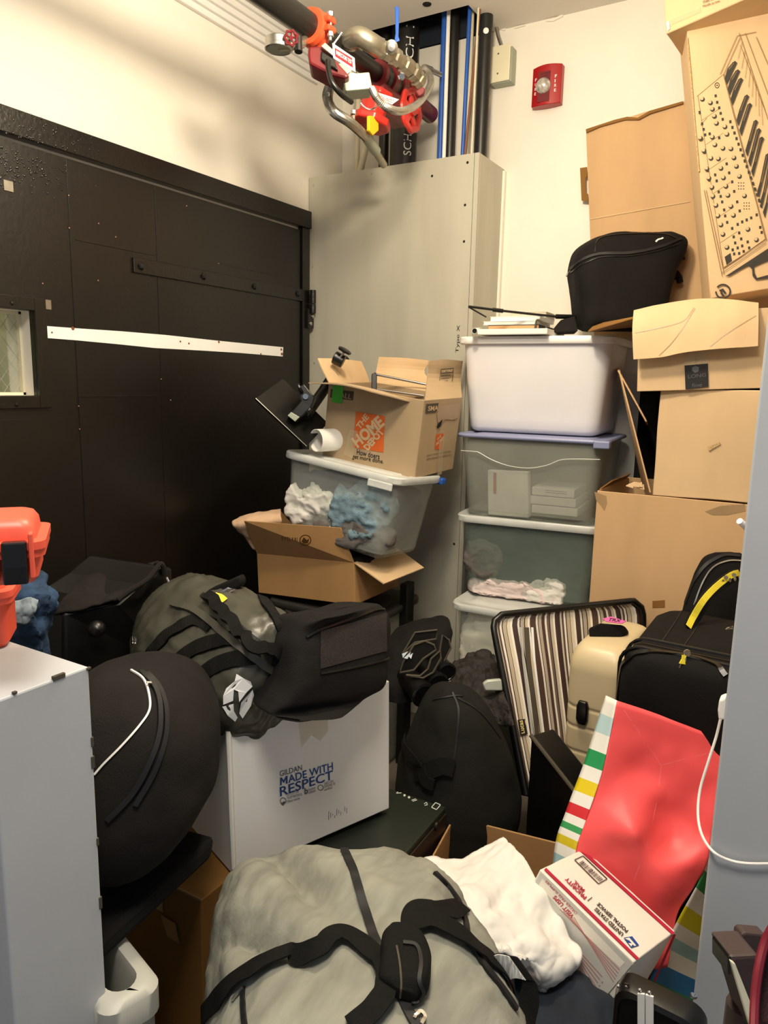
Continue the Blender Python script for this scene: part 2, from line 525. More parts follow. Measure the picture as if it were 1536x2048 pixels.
# added white ribs standing in for stripes of lamp light under the ceiling
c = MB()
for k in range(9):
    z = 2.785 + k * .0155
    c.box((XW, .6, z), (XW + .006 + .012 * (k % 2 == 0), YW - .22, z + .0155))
st(c.build('light_stripe_ribs', M['white'], bevel=.003))
# door ------------------------------------------------------------------
door = thing('door_1', 'black steel fire door with small wired window and white strip', 'door', kind='structure')
DX = -2.062
ztop, zgap = onX(300, 311, DX + .02).z, onX(300, 367.5, DX).z
yr = onX(616, 430, DX).y
yr2 = onX(600, 455, DX).y
c = MB()
c.box((XW, .4, zgap + .012), (DX + .022, yr, ztop))
c.box((XW, yr2 + .008, 0), (DX + .012, yr, zgap + .012))
c.build('door_frame', M['door2'], door, bevel=.003)
c = MB()
ys = onX(146, 600, DX).y
for a, b, cc, d in ((.5, wy0, 0, zgap), (wy1, yr2, 0, zgap), (wy0, wy1, 0, wz0), (wy0, wy1, wz1, zgap)):
    c.box((XW, a, cc), (DX, b, d))
c.build('door_leaf', M['door'], door)
c = MB()
c.box((DX, ys, 0), (DX + .0018, onX(312, 500, DX).y, zgap - .004))
c.box((DX, onX(312, 500, DX).y + .001, .1), (DX + .0026, yr2 - .03, zgap - .006))
c.box((DX, wy0 - .1, .2), (DX + .001, ys - .002, wz0 - .07))
for p, q in (((150, 478), (308, 512)), ((158, 794), (310, 793)), ((440, 535), (550, 552)), ((310, 665), (540, 690))):
    a, b = onX(*p, DX), onX(*q, DX)
    c.box((DX, a.y, b.z), (DX + .004, b.y, b.z + .004))
c.build('sheet_lap', M['door'], door, bevel=.001)
a0, a1 = onX(263, 514, DX), onX(607, 578, DX)
zt, zb = onX(430, 546, DX).z, onX(430, 573.5, DX).z
hg = MB().box((DX, a0.y, zb), (DX + .010, yr - .012, zt)).build('strap_hinge', M['door2'], door, bevel=.002)
for p in ((278, 533), (403, 553), (505, 573), (592, 588)):
    b = onX(*p, DX)
    MB().lathe([(.0, 0), (.013, 0), (.013, .006), (.009, .011), (0, .013)], (DX + .008, b.y, b.z), (1, 0, 0), 6).build('bolt', M['black_metal'], hg)
kn = onX(613, 590, DX + .02)
c = MB().tube([(DX + .03, yr - .002, zb - .005), (DX + .03, yr - .002, zt + .002)], .014, 14)
c.build('hinge_knuckle', M['door2'], door, smooth=True)
c = MB().tube([(DX + .03, yr - .002, zb - .05), (DX + .03, yr - .002, zb - .008)], .014, 14)
c.box((DX + .012, yr - .03, zb - .115), (DX + .026, yr + .012, zb - .03))
lf = c.build('hinge_leaf', M['door2'], door, bevel=.002)
for dz, dy in ((-.062, .004), (-.095, -.012)):
    MB().lathe([(.009, 0), (.009, .004), (.004, .007), (0, .008)], (DX + .026, yr - .002 + dy, zb + dz), (1, 0, 0), 12).build('bolt', M['steel'], lf, smooth=True)
# white strip, raised lip of bare metal
pts = [(90, 652), (150, 656.5), (240, 662.5), (330, 670), (430, 681), (500, 688), (565, 694.5), (564, 713), (480, 706), (400, 701), (308, 696), (230, 688), (150, 680.5), (91, 676)]
wsx = DX + .004
ws = MB().prism([V((DX + .0027, onX(*p, DX).y, onX(*p, DX).z)) for p in pts], (.0015, 0, 0)).build('white_strip', M['white_strip'], door)
c = MB()
for p, r_ in (((102, 665), .003), ((359, 683), .004), ((376, 687), .004), ((144, 657), .006), ((436, 684), .005), ((561, 699), .006), ((562, 708), .007), ((520, 708), .004)):
    q = onX(*p, DX); c.lathe([(r_, 0), (r_ * .9, .002), (0, .0021)], (DX + .0035, q.y, q.z), (1, 0, 0), 7)
c.build('rust_spot', M['rust'], ws)
# paint chips and left-over tags
c = MB()
for p, s in (((93, 609), .014), ((16, 372), .014)):
    q = onX(*p, DX); c.box((DX, q.y - s, q.z - s), (DX + .003, q.y + s, q.z + s))
c.build('sticker_scrap', M['steel'], door)
c = MB()
random.seed(5)
for p in ((136, 391), (137, 456), (156, 812), (158, 858), (436, 527), (372, 412), (196, 447), (230, 474), (195, 561), (84, 567), (321, 758), (340, 800)):
    q = onX(*p, DX); h = random.uniform(.002, .006); c.lathe([(.0022, 0), (.002, .0015), (0, .0017)], (DX + .0026, q.y, q.z), (1, 0, 0), 6)
c.build('paint_chip', M['pink_ink'], door)
# dried drips on the upper left of the door
c = MB()
random.seed(3)
for k in range(420):
    x, y = random.uniform(0, 210) * random.random() ** .3, 0
    y = random.gauss(310, 38)
    if y < 205 + x * .355 or y > 400 or x > 200: continue
    above = y < 268 + x * .3
    q = onX(x, y, DX + (.022 if above else .0))
    if abs(y - (278 + x * .3)) < 14: continue
    h = random.uniform(.0012, .004)
    c.lathe([(h, 0), (h * .7, h * .5), (0, h * .7)], (q.x, q.y, q.z), (1, 0, 0), 6)
tag(c.build('paint_drips', M['door2'], door, smooth=True), kind='stuff')
# window in the door
win = thing('window_1', 'small wired glass window in black door', 'window', kind='structure')
fw_ = .038
c = MB()
for lo, hi in (((wy1, wz0 - fw_), (wy1 + fw_, wz1 + fw_)), ((wy0 - fw_, wz0 - fw_), (wy0, wz1 + fw_)), ((wy0, wz1), (wy1, wz1 + fw_)), ((wy0, wz0 - fw_), (wy1, wz0))):
    c.box((DX, lo[0], lo[1]), (DX + .012, hi[0], hi[1]))
wf = c.build('window_frame', M['door2'], win, bevel=.002)
c = MB()
for lo, hi in (((wy1 - .008, wz0), (wy1, wz1)), ((wy0, wz0), (wy1, wz0 + .008)), ((wy0, wz1 - .008), (wy1, wz1))):
    c.box((-2.14, lo[0], lo[1]), (-2.12, hi[0], hi[1]))
c.build('glazing_bead', M['cream'], win)
pane = MB().box((-2.136, wy0, wz0), (-2.132, wy1 - .004, wz1)).build('pane', M['glass'], win)
c = MB()
H_ = wz1 - wz0
for k in range(-6, 14):
    for sgn in (1, -1):
        y0_ = wy1 - k * .035
        a, b = V((-2.131, y0_, wz0)), V((-2.131, y0_ - sgn * H_ * .75, wz1))
        lo, hi = wy0, wy1
        def cl(a, b):
            t0, t1 = 0, 1
            d = b.y - a.y
            for lim, s in ((lo, 1), (hi, -1)):
                fa = (a.y - lim) * s; fb = (b.y - lim) * s
                if fa < 0 and fb < 0: return None
                if fa < 0: t0 = max(t0, fa / (fa - fb))
                if fb < 0: t1 = min(t1, fa / (fa - fb))
            return (a.lerp(b, t0), a.lerp(b, t1)) if t1 > t0 else None
        r_ = cl(a, b)
        if r_: c.tube(r_, .0006, 4)
c.build('wire_mesh', M['steel'], pane)
for p in ((24, 606), (33, 809)):
    q = onX(*p, DX + .012)
    MB().lathe([(.007, 0), (.005, .003), (0, .004)], q, (1, 0, 0), 10).build('screw', M['black_metal'], wf)
# partitions at the doorway the camera stands in
pr = onX(177.7, 1333, -.912)
pw = MB().box((-1.95, pr.y - .155, 0), (-.912, pr.y, pr.z))
st(pw.build('wall_front_left', M['cool_wall'], bevel=.003))
c = MB()
for p, s in (((118, 1352), .02), ((177, 1336), .008), ((187, 1480), .010), ((189, 1520), .013), ((197, 1680), .008), ((205, 1800), .014), ((30, 1384), .006)):
    q = onX(*p, -.912); c.box((q.x - .004, q.y - s * .5, q.z - .002 - s * (.15 if p[1] < 1400 else .8)), (q.x + .0015, q.y + s * .5 if p[1] < 1400 else pr.y + .0012, q.z + s * (.12 if p[1] < 1400 else .6)))
st(c.build('trim_3', M['chip'], bevel=.001))
pe = onY(1445, 1460, 1.46)
pq = MB().box((pe.x, 1.46, 0), (1.0, 1.60, ZC))
st(pq.build('wall_front_right', M['cool_wall'], bevel=.004))
st(MB().box((.62, 1.6, 0), (.75, YW, ZC)).build('wall_right', M['wall']))

# ================================================================== pipe chase
bx0, bx1, by, bz = -2.076, -1.256, 2.80, 2.387
ch = thing('pipe_chase_cover', 'tall grey painted board box covering pipes beside the black door', 'pipe cover', (bx0, by, 0))
f = MB().box((0, 0, 0), (bx1 - bx0, .018, bz)).build('front_panel', M['board'], ch, bevel=.001)
MB().box((bx1 - bx0 - .018, .0185, 0), (bx1 - bx0, YW - by - .002, bz)).build('side_panel', M['board'], ch, bevel=.001)
MB().box((bx1 - bx0 - .0005, YW - by - .022, 0), (bx1 - bx0 + .010, YW - by - .001, bz - .01)).rough(.003, 14, 3).build('caulk_bead', M['wall'], ch)
c = MB().box((bx1 - bx0 - .020, -.0006, .2), (bx1 - bx0 - .0185, .002, bz)).build('panel_joint', M['dk_print'], ch)
for p in ((627, 371), (743, 347), (935, 325), (629, 726), (928, 483), (930, 410), (625, 534), (864, 352), (908, 1088)):
    q = onY(*p, by)
    MB().lathe([(.0055, 0), (.004, .0018), (0, .002)], q, (0, -1, 0), 10).build('screw', M['black_metal'] if p[1] > 300 and p[0] > 800 else M['greybox'], ch, world=True)
c = MB()
pl = (V((0, by - .0005, 0)), V((0, -1, 0)))
text_px(c, 'Type X', pl, (919, 706), (922, 650), (911, 705.5))
c.build('handwriting', M['ink'], ch, world=True)

def riser(name, label, pxs, y, r, m, group=None, cat='pipe', z0=0, z1=3.4):
    a, b = onY(*pxs[0], y), onY(*pxs[1], y)
    d = (b - a) / (b.z - a.z)
    p0, p1 = a + d * (z0 - a.z), a + d * (z1 - a.z)
    if z0 < 1: p0 = V((b.x, y, 0))
    o = MB().tube([p0 - p0, a * 0 + (p1 - p0)], r, 20).build(name, m, smooth=True)
    o.location = p0
    return tag(o, label, cat, group)
yr_ = 2.955
sp = riser('standpipe', 'thick black standpipe with white SCH lettering rising in the chase', [(811.5, 100), (806.8, 300)], yr_, .058, M['pipe'])
# lettering wrapped round the pipe
def wrap_text(s, zc, h, ang, size, name):
    mb = MB(); vs, fs = glyphs(s, .0)
    xs = [v.x for v in vs]; x0, x1 = min(xs), max(xs)
    k = h / (x1 - x0)
    bv = []
    for v in vs:
        z = zc + (v.x - x0) * k
        th = ang - (v.y) * size / .058
        cx = onY(809, 200, yr_).x
        bv.append(mb.bm.verts.new(V((cx + .0588 * math.sin(th), yr_ - .0588 * math.cos(th), z))))
    for f_ in fs:
        try: mb.bm.faces.new([bv[i] for i in f_])
        except ValueError: pass
    return mb.build(name, M['white_ink'], sp, world=True)
wrap_text('SCH 1', onY(826, 128, yr_ - .05).z, .155, rad(64), .05, 'stencil_lettering')
wrap_text('SCH', onY(820, 308, yr_ - .05).z, .085, rad(64), .05, 'stencil_lettering')
riser('thin_pipe', 'thin black pipe just left of the standpipe', [(768, 230), (766, 320)], 2.97, .022, M['pipe'])
riser('conduit', 'cream conduit nearest the left wall corner in the chase', [(704, 225), (697, 338)], 2.99, .0125, M['ivory'], cat='conduit')
riser('conduit', 'cream leaning conduit behind the flexible hose end', [(737, 270), (722, 335)], 2.97, .015, M['ivory'], cat='conduit', z0=1.6, z1=2.75)
riser('blue_conduit', 'bright blue conduit at the left of the pipe bundle', [(886, 75), (876, 310)], 2.93, .0125, M['blue'], cat='conduit')
riser('white_conduit', 'slim white conduit touching the left blue conduit', [(895, 80), (887, 306)], 2.91, .008, M['white'], cat='conduit')
riser('drain_pipe', 'medium black pipe between the two blue conduits', [(908, 40), (899, 305)], 2.95, .023, M['pipe'])
riser('blue_cable', 'thin blue cable running down between two black pipes', [(929, 50), (908, 308)], 2.89, .008, M['blue'], cat='cable')
riser('grey_cable', 'thin grey cable beside the right hand blue cable', [(932, 60), (916, 308)], 2.93, .007, M['steel'], cat='cable')
riser('pale_conduit', 'pale greenish conduit right of the second blue cable', [(939, 51), (926, 308)], 2.93, .0125, M['ivory'], cat='conduit')
riser('copper_cable', 'thin brown copper coloured cable slanting in the pipe bundle', [(953, 80), (930, 308)], 2.87, .005, M['copper'], cat='cable', z0=2.0)
riser('beige_cable', 'thin beige cable beside the rightmost black pipe', [(950, 160), (943, 306)], 2.86, .004, M['ivory'], cat='cable', z0=2.0)
riser('vent_pipe', 'rightmost black pipe of the chase with a white spot', [(969, 60), (956, 308)], 2.93, .027, M['pipe'])
a = onY(972, 62, 2.90)
tag(MB().lathe([(.011, 0), (.011, .004), (.006, .006), (0, .0062)], a, (.4, -1, 0), 12).build('label_dot', M['white'], bpy.data.objects['vent_pipe'], world=True))
o = MB().tube([onY(*p, 3.05) for p in ((977, 48), (979, 110), (982, 160), (977, 215), (974, 245))], .003, 6).build('loose_wire', M['ivory'])
tag(o, 'thin loose wire hanging left of the cream junction box', 'wire')
MB().tube([onY(972, 210, 3.05), onY(971, 240, 3.05)], .010, 8).build('blue_wrap', M['blue'], o, world=True)

# junction box ----------------------------------------------------------
jb = thing('junction_box', 'cream blank cover junction box near the ceiling corner', 'junction box', onY(1003, 130, YW))
inv = [onY(*p, YW - .05) for p in ((983, 95.5), (1022.5, 90), (1022, 160), (982, 167.5))]
x0, x1, z0, z1 = inv[0].x, inv[1].x, inv[2].z, inv[0].z
MB().box((x0 + .004, YW - .05, z0 - .004), (x1 + .006, YW - .001, z1 - .01)).build('back_box', M['greybox'], jb, world=True, bevel=.003)
pt = MB().box((x0, YW - .058, z0), (x1, YW - .05, z1)).build('cover_plate', M['cream'], jb, world=True, bevel=.004)
for t in (.23, .77):
    MB().lathe([(.004, 0), (.003, .0015), (0, .0016)], ((x0 + x1) / 2 - .008, YW - .058, z1 + (z0 - z1) * t), (0, -1, 0), 10).build('screw', M['brass'], pt, world=True)
MB().tube([((x0 + x1) / 2, YW - .03, z1 - .01), onY(996, 70, YW - .03), onY(992, 48, YW - .03)], .0075, 10).build('conduit_stub', M['steel'], jb, world=True, smooth=True)
# flaked plaster along the wall top
c = MB()
for pts in (((1092, 44), (1110, 37), (1127, 29), (1126, 34), (1108, 43)), ((1000, 44), (1012, 52), (1022, 40), (1010, 62), (1000, 60)), ((1028, 55), (1045, 51), (1052, 52), (1030, 58))):
    c.prism([onY(*p, YW - .001) for p in pts], (0, -.006, 0))
st(c.build('trim_4', M['wall']))
c = MB().lathe([(.018, 0), (.016, -.003), (.0, -.003)], onZ(854, 8, ZC), (0, 0, 1), 9)
st(c.build('trim_5', M['inside']))
# fire alarm ------------------------------------------------------------
A = [onY(*p, YW - .03) for p in ((1065, 140), (1125, 128), (1119, 206), (1061, 213))]
ax0, ax1, az0, az1 = A[3].x + .004, A[1].x, A[2].z - .004, A[0].z + .006
al = thing('fire_alarm', 'red fire alarm strobe with clear lens on the cream wall', 'fire alarm', ((ax0 + ax1) / 2, YW, (az0 + az1) / 2))
W_, H_ = (ax1 - ax0) / 2, (az1 - az0) / 2
R_ = []
for k in range(13):
    t = -1 + k / 6
    dep = .030 + .018 * math.cos(t * 1.45)
    hh = H_ * (.95 + .05 * math.cos(t * 1.5))
    R_.append([V((t * W_, -.001, -hh)), V((t * W_, -dep, -hh * .985)), V((t * W_, -dep, hh * .985)), V((t * W_, -.001, hh))])
MB().rings(R_).build('housing', M['alarm'], al, smooth=True, bevel=.002)
c = MB()
for k in range(4): c.box((-.022, -.0505, .040 - k * .008), (.012, -.048, .043 - k * .008))
c.box((-.030, -.0495, -.062), (.018, -.046, .048))
c.build('grille', M['maroon'], al)
ln = MB().lathe([(.030, 0), (.029, .008), (.022, .017), (.010, .022), (0, .023)], (-.008, -.047, -.004), (0, -1, 0), 24).build('strobe_lens', M['lens'], al, smooth=True)
MB().box((-.020, -.066, -.012), (.006, -.060, .008)).build('flash_tube', M['chrome'], ln, bevel=.003)
c = MB()
for k, ch_ in enumerate('FIRE'):
    z = .020 - k * .017
    for xx in (.036, -.046):
        dep = .030 + .018 * math.cos(xx / W_ * 1.45) + .0008
        text(c, ch_, (xx, -dep - .0006, z), (.003 if ch_ == 'I' else .008, -.000 - (.0022 if xx < 0 else -.0022), 0), (0, 0, .011), (0, -1, 0), .01)
c.build('fire_lettering', M['white_ink'], al)

# ================================================================== sprinkler assembly
XS = -1.5
def Q(x, y): return onX(x, y, XS)
p0 = Q(628, 58); zp = p0.z
q1 = Q(735, 135)
yA, yB, yC, yD = p0.y, onX(700, 100, XS).y, onX(752, 140, XS).y, 2.80
sr = thing('sprinkler_riser_valve', 'black sprinkler main with red valve, couplings and gauge below the ceiling', 'sprinkler valve', (XS, yA, zp))
def sb(mb, name, m, par=sr, **k): return mb.build(name, m, par, world=True, **k)
AX = (0, 1, 0)
sb(MB().tube([(XS, -.2, zp), (XS, yA, zp)], .037, 24), 'main_pipe', M['pipe'], smooth=True)
sb(MB().tube([(XS, yA, zp), (XS, yC, zp)], .031, 20), 'nipple_pipe', M['pipe'], smooth=True)
cp = sb(MB().lathe([(.038, -.03), (.052, -.027), (.056, -.012), (.050, -.006), (.050, .006), (.056, .012), (.052, .027), (.034, .03)], (XS, yA, zp), AX, 28), 'grooved_coupling', M['orange_red'], smooth=True)
for s in (1, -1):
    lug = MB().box((XS + s * .05 - .016, yA - .02, zp - .022), (XS + s * .05 + .022, yA + .02, zp - .004)).box((XS + s * .05 - .016, yA - .02, zp + .004), (XS + s * .05 + .022, yA + .02, zp + .022))
    sb(lug, 'coupling_lug', M['orange_red'], cp, bevel=.005)
    bo = MB().tube([(XS + s * .062, yA, zp - .045), (XS + s * .062, yA, zp + .03)], .006, 10)
    bo.lathe([(.011, 0), (.011, .012)], (XS + s * .062, yA, zp + .022), (0, 0, 1), 6).lathe([(.011, 0), (.011, .012)], (XS + s * .062, yA, zp - .034), (0, 0, 1), 6)
    sb(bo, 'coupling_bolt', M['chrome'], cp)
# maroon fittings further along
yD = onX(812, 185, XS).y
prof = []
for k, (t, r_) in enumerate(((0, .036), (0, .046), (.10, .046), (.10, .040), (.28, .040), (.28, .052), (.42, .052), (.42, .040), (.55, .040), (.55, .053), (.70, .053), (.70, .042), (.82, .042), (.82, .056), (1, .056), (1, .03))):
    prof.append((r_, t * (yD - yC)))
sb(MB().lathe(prof, (XS, yC, zp), AX, 28), 'tee_fittings', M['maroon'], smooth=True)
for t in (.19, .485, .76):
    y = yC + t * (yD - yC)
    sb(MB().lathe([(.0425, -.014), (.0455, -.012), (.0455, .012), (.0425, .014)], (XS, y, zp), AX, 28), 'gasket_band', M['pipe'], smooth=True)
sb(MB().tube([(XS, yD - .01, zp), (XS - .03, yr_ - .05, zp + .01)], .033, 20), 'elbow', M['maroon'], smooth=True)
# red control valve hanging under the line
vb = Q(748, 213)
va = sb(MB().lathe([(.03, -.075), (.075, -.07), (.078, -.045), (.05, -.04), (.05, .02), (.068, .024), (.068, .045), (.02, .05)], (vb.x, vb.y, vb.z), (.15, .2, 1), 8), 'control_valve', M['red_paint'], smooth=False, bevel=.006)
sb(MB().box((XS - .035, vb.y + .01, vb.z - .02), (XS + .035, vb.y + .20, zp - .03)), 'valve_neck', M['maroon'], bevel=.015)
yw = [onX(*p, XS + .03) for p in ((733, 232), (752, 234), (752, 262), (741, 272), (733, 262))]
sb(MB().prism(yw, (.012, 0, 0)), 'position_flag', M['yellow'], va, bevel=.003)
for px_ in ((707, 221), (757, 213), (762, 216)):
    sb(MB().lathe([(.010, 0), (.010, .012), (.006, .016), (.006, .03)], onX(*px_, XS + .02), (0, 0, -1), 6), 'flange_bolt', M['steel'], va)
# handwheel
hc = onX(822, 222, XS + .10)
hw = MB()
R_ = []
for k in range(40):
    a = 2 * math.pi * k / 40
    rr = .062 * (1 + .05 * math.cos(8 * a))
    cc = V((hc.x, hc.y + rr * math.cos(a), hc.z + rr * math.sin(a)))
    u = V((0, math.cos(a), math.sin(a))); v_ = V((1, 0, 0))
    R_.append([cc + u * .013 * math.cos(b) + v_ * .010 * math.sin(b) for b in [2 * math.pi * j / 8 for j in range(8)]])
R_.append(R_[0]); hw.rings(R_, cap=False)
hw = sb(hw, 'handwheel', M['red_paint'], smooth=True)
c = MB()
for k in range(5):
    a = 2 * math.pi * k / 5 + .3
    d = V((0, math.cos(a), math.sin(a))); n_ = V((0, -math.sin(a), math.cos(a)))
    c.prism([hc + n_ * .012 - V((.006, 0, 0)), hc + n_ * .012 + d * .055 - V((.006, 0, 0)), hc - n_ * .012 + d * .055 - V((.006, 0, 0)), hc - n_ * .012 - V((.006, 0, 0))], (.010, 0, 0))
c.lathe([(.018, -.01), (.018, .014), (0, .015)], hc, (1, 0, 0), 16)
sb(c, 'wheel_spokes', M['red_paint'], hw, bevel=.002)
sb(MB().tube([hc, (XS + .02, hc.y, hc.z + .02)], .012, 12), 'valve_stem', M['steel'], smooth=True)
# gauge with its little valve
gc = P(557, 95, 2.16)
gx = V((0, 0, -1))
ga = sb(MB().lathe([(.0, -.024), (.036, -.024), (.039, -.021), (.039, -.004), (.041, -.002), (.041, .006), (.038, .008), (.036, .006), (0, .006)], gc, gx, 28), 'pressure_gauge', M['steel'], smooth=True)
sb(MB().lathe([(.035, .0062), (.035, .0068), (0, .0068)], gc, gx, 28), 'gauge_dial', M['greybox'], ga)
sb(MB().tube([gc, P(585, 92, 2.16), P(604, 88, 2.2), (XS - .02, yA - .02, zp - .03)], .012, 12), 'gauge_pipe', M['brass'], smooth=True)
gv = sb(MB().tube([P(597, 74, 2.16), P(597, 104, 2.16)], lambda t: .010 + .005 * math.sin(t * 9), 12), 'gauge_cock', M['black_metal'], smooth=True)
wc = P(582, 76, 2.12); dn = (CAM - wc).normalized(); u_ = dn.orthogonal().normalized(); v_ = dn.cross(u_)
R_ = []
for k in range(33):
    a = 2 * math.pi * k / 32; rr = .017 * (1 + .12 * math.cos(7 * a))
    e = u_ * math.cos(a) + v_ * math.sin(a)
    R_.append([wc + e * rr + e * .004 * math.cos(b) + dn * .004 * math.sin(b) for b in [2 * math.pi * j / 6 for j in range(6)]])
c = MB(); c.rings(R_, cap=False)
for k in range(5):
    a = 2 * math.pi * k / 5; c.tube([wc, wc + (u_ * math.cos(a) + v_ * math.sin(a)) * .017], .0025, 6)
c.lathe([(.006, -.004), (.006, .006), (0, .006)], wc, dn, 8)
sb(c, 'gauge_wheel', M['maroon'], gv)
# flow switch: maroon casting with grey plate
fl = [P(*p, 2.24) for p in ((616, 92), (640, 90), (665, 112), (700, 150), (690, 157), (660, 149), (618, 127), (615, 108))]
fs_ = sb(MB().prism(fl, _fw * .08), 'flow_switch', M['maroon'], bevel=.008)
sb(MB().prism([P(*p, 2.225) for p in ((641, 92), (650, 84), (672, 104), (668, 114))], _fw * .03), 'switch_plate', M['steel'], fs_, bevel=.002)
sb(MB().prism([P(*p, 2.23) for p in ((642, 100), (668, 116), (676, 140), (655, 130), (641, 118))], _fw * .05), 'switch_cover', M['black_metal'], fs_, bevel=.004)
sb(MB().prism([P(*p, 2.26) for p in ((668, 130), (690, 120), (705, 140), (690, 150))], _fw * .05), 'bracket', M['brass'], bevel=.004)
sb(MB().tube(catmull([P(656, 122, 2.2), P(657, 140, 2.19), (P(664, 165, 2.18)), P(682, 188, 2.2), P(703, 204, 2.25)], 24), .0085, 10), 'black_flex', M['black_metal'], smooth=True)
# grey tamper-switch box
gb = P(713, 173, 2.30)
Mg = Matrix.Translation(gb) @ Matrix.Rotation(rad(42), 4, 'Z') @ Matrix.Rotation(rad(-10), 4, 'Y') @ Matrix.Rotation(rad(-12), 4, 'X')
tb = sb(MB().box((-.043, -.028, -.026), (.043, .028, .026), Mg), 'tamper_switch_box', M['greybox'], bevel=.004)
sb(MB().prism([P(*p, 2.27) for p in ((692, 156), (698, 144), (712, 146), (716, 154))], _fw * .03), 'white_bracket', M['white'], tb, bevel=.002)
# flexible steel conduits with ribs
def flex(path, r, n, name):
    mb = MB(); pts = catmull(path, n)
    mb.tube(pts, lambda t: r * (1 + .2 * (int(round(t * (n - 1))) % 2)), 12)
    return sb(mb, name, M['steel'])
flex([P(661, 168, 2.34), P(655, 195, 2.33), P(666, 222, 2.36), P(700, 245, 2.45), P(730, 272, 2.6)], .0145, 120, 'steel_flex')
sb(MB().tube([P(730, 270, 2.6), P(744, 292, 2.68), P(752, 302, 2.72)], .019, 14), 'flex_connector', M['greybox'], smooth=True)
sb(MB().tube([P(748, 298, 2.7), (P(768, 330, 2.8))], .014, 14), 'conduit_end', M['brass'], smooth=True)
sb(MB().tube([P(660, 172, 2.34), P(670, 163, 2.34), P(684, 154, 2.34)], .015, 12), 'orange_wrap', M['orange_tape'], smooth=True)
flex([P(744, 178, 2.28), P(755, 198, 2.26), P(775, 216, 2.28), P(805, 222, 2.36), P(838, 205, 2.5), P(860, 172, 2.65), P(859, 150, 2.75), P(848, 136, 2.8), P(862, 140, 2.9)], .0105, 160, 'armoured_cable')
sb(MB().tube([P(848, 135, 2.8), P(880, 149, 2.95)], .010, 10), 'cable_end', M['steel'], smooth=True)
# inspector's test valve: nickel elbow, ball valve and unions
def T_(x, y, d=2.42): return P(x, y, d)
el = MB().tube(catmull([T_(699, 92, 2.40), T_(703, 80, 2.38), T_(720, 74, 2.36), T_(742, 86, 2.37), T_(757, 96, 2.4)], 24), lambda t: .031 if t > .12 else .026, 20)
tv = sb(el, 'test_elbow', M['brass'], smooth=True)
path = [T_(752, 93, 2.4), T_(775, 104, 2.43), T_(800, 122, 2.48), T_(822, 141, 2.53), T_(842, 166, 2.58)]
pp = catmull(path, 64)
def pr_(t):
    for a, b, r_ in ((0, .10, .032), (.10, .16, .027), (.16, .30, .030), (.30, .36, .022), (.36, .46, .029), (.46, .56, .022), (.56, .72, .029), (.72, .76, .024), (.76, .84, .032), (.84, .90, .024), (.90, .97, .030)):
        if a <= t < b: return r_
    return .022
sb(MB().tube(pp, pr_, 8), 'test_valve', M['brass'], tv)
c = MB().prism([P(*p, 2.38) for p in ((789.5, 12), (796, 11), (799, 18), (797, 72), (800, 80), (792, 84), (789, 78), (791, 66))], _fw * .006)
sb(c, 'lever_handle', M['blue'], tv, bevel=.003)
hb = P(783, 94, 2.40)
sb(MB().lathe([(.021, 0), (.021, .01), (.012, .014), (.012, .02), (0, .021)], hb, (CAM - hb), 16), 'stem_nut', M['steel'], tv, smooth=True)
sb(MB().lathe([(.013, 0), (.013, .02), (.009, .024), (0, .024)], P(803, 152, 2.44), (CAM - hb), 6), 'drain_plug', M['chrome'], tv)
c = MB().prism([P(*p, 2.5) for p in ((830, 182), (845, 172), (851, 178), (848, 186), (838, 192))], _fw * .03)
sb(c, 'flange_ear', M['maroon'], bevel=.004)
# signs hung on bead chains
def sign(name, label, pts, d, d2, strip, words, S, E, T):
    pl3 = [P(*pts[0], d), P(*pts[1], d2), P(*pts[2], d2)]
    nn = (pl3[1] - pl3[0]).cross(pl3[2] - pl3[0]).normalized()
    pl_ = (pl3[0], nn)
    q = [onPl(*p, pl_) for p in pts]
    if nn.dot(CAM - q[0]) < 0: nn = -nn
    o = MB().prism(q, -nn * .0015).build(name, M['white'])
    tag(o, label, 'sign')
    c_ = MB()
    if strip: MB_ = poly_px(MB(), pl_, strip).build('red_panel', M['alarm'], o)
    text_px(c_, words, pl_, S, E, T, .0, .0014)
    c_.build('sign_lettering', M['white_ink'] if strip else M['red_paint'], o)
    return o
sg = sign('hanging_sign', 'white and red sign reading INSPECTORS TEST on a bead chain', [(665, 86), (709, 116), (711, 144), (667, 116)], 2.12, 2.16,
     [(669, 95), (704, 116.5), (706, 136), (670, 113)], 'INSPECTORS TEST', (672, 109), (703, 129), (672, 101))
c = MB()
for k in range(9):
    q = P(683 - 15 * k / 8, 66 + 21 * k / 8, 2.18 - .06 * k / 8); c.lathe([(0, -.003), (.003, -.0015), (.003, .0015), (0, .003)], q, (0, 0, 1), 6)
c.build('bead_chain', M['chrome'], sg)
sg = sign('hanging_sign', 'small white sign reading CONTROL above the red valve', [(753, 184), (798, 199), (784, 209), (757, 198)], 2.26, 2.30, None, 'CONTROL', (789, 200), (757, 189), (784, 206))
c = MB()
for k in range(16):
    t = k / 15; q = P(722 + 36 * t, 207 + 20 * t * (1 - t) * 2.4, 2.30); c.lathe([(0, -.003), (.003, -.0015), (.003, .0015), (0, .003)], q, (0, 0, 1), 6)
c.build('bead_chain', M['chrome'], sg)
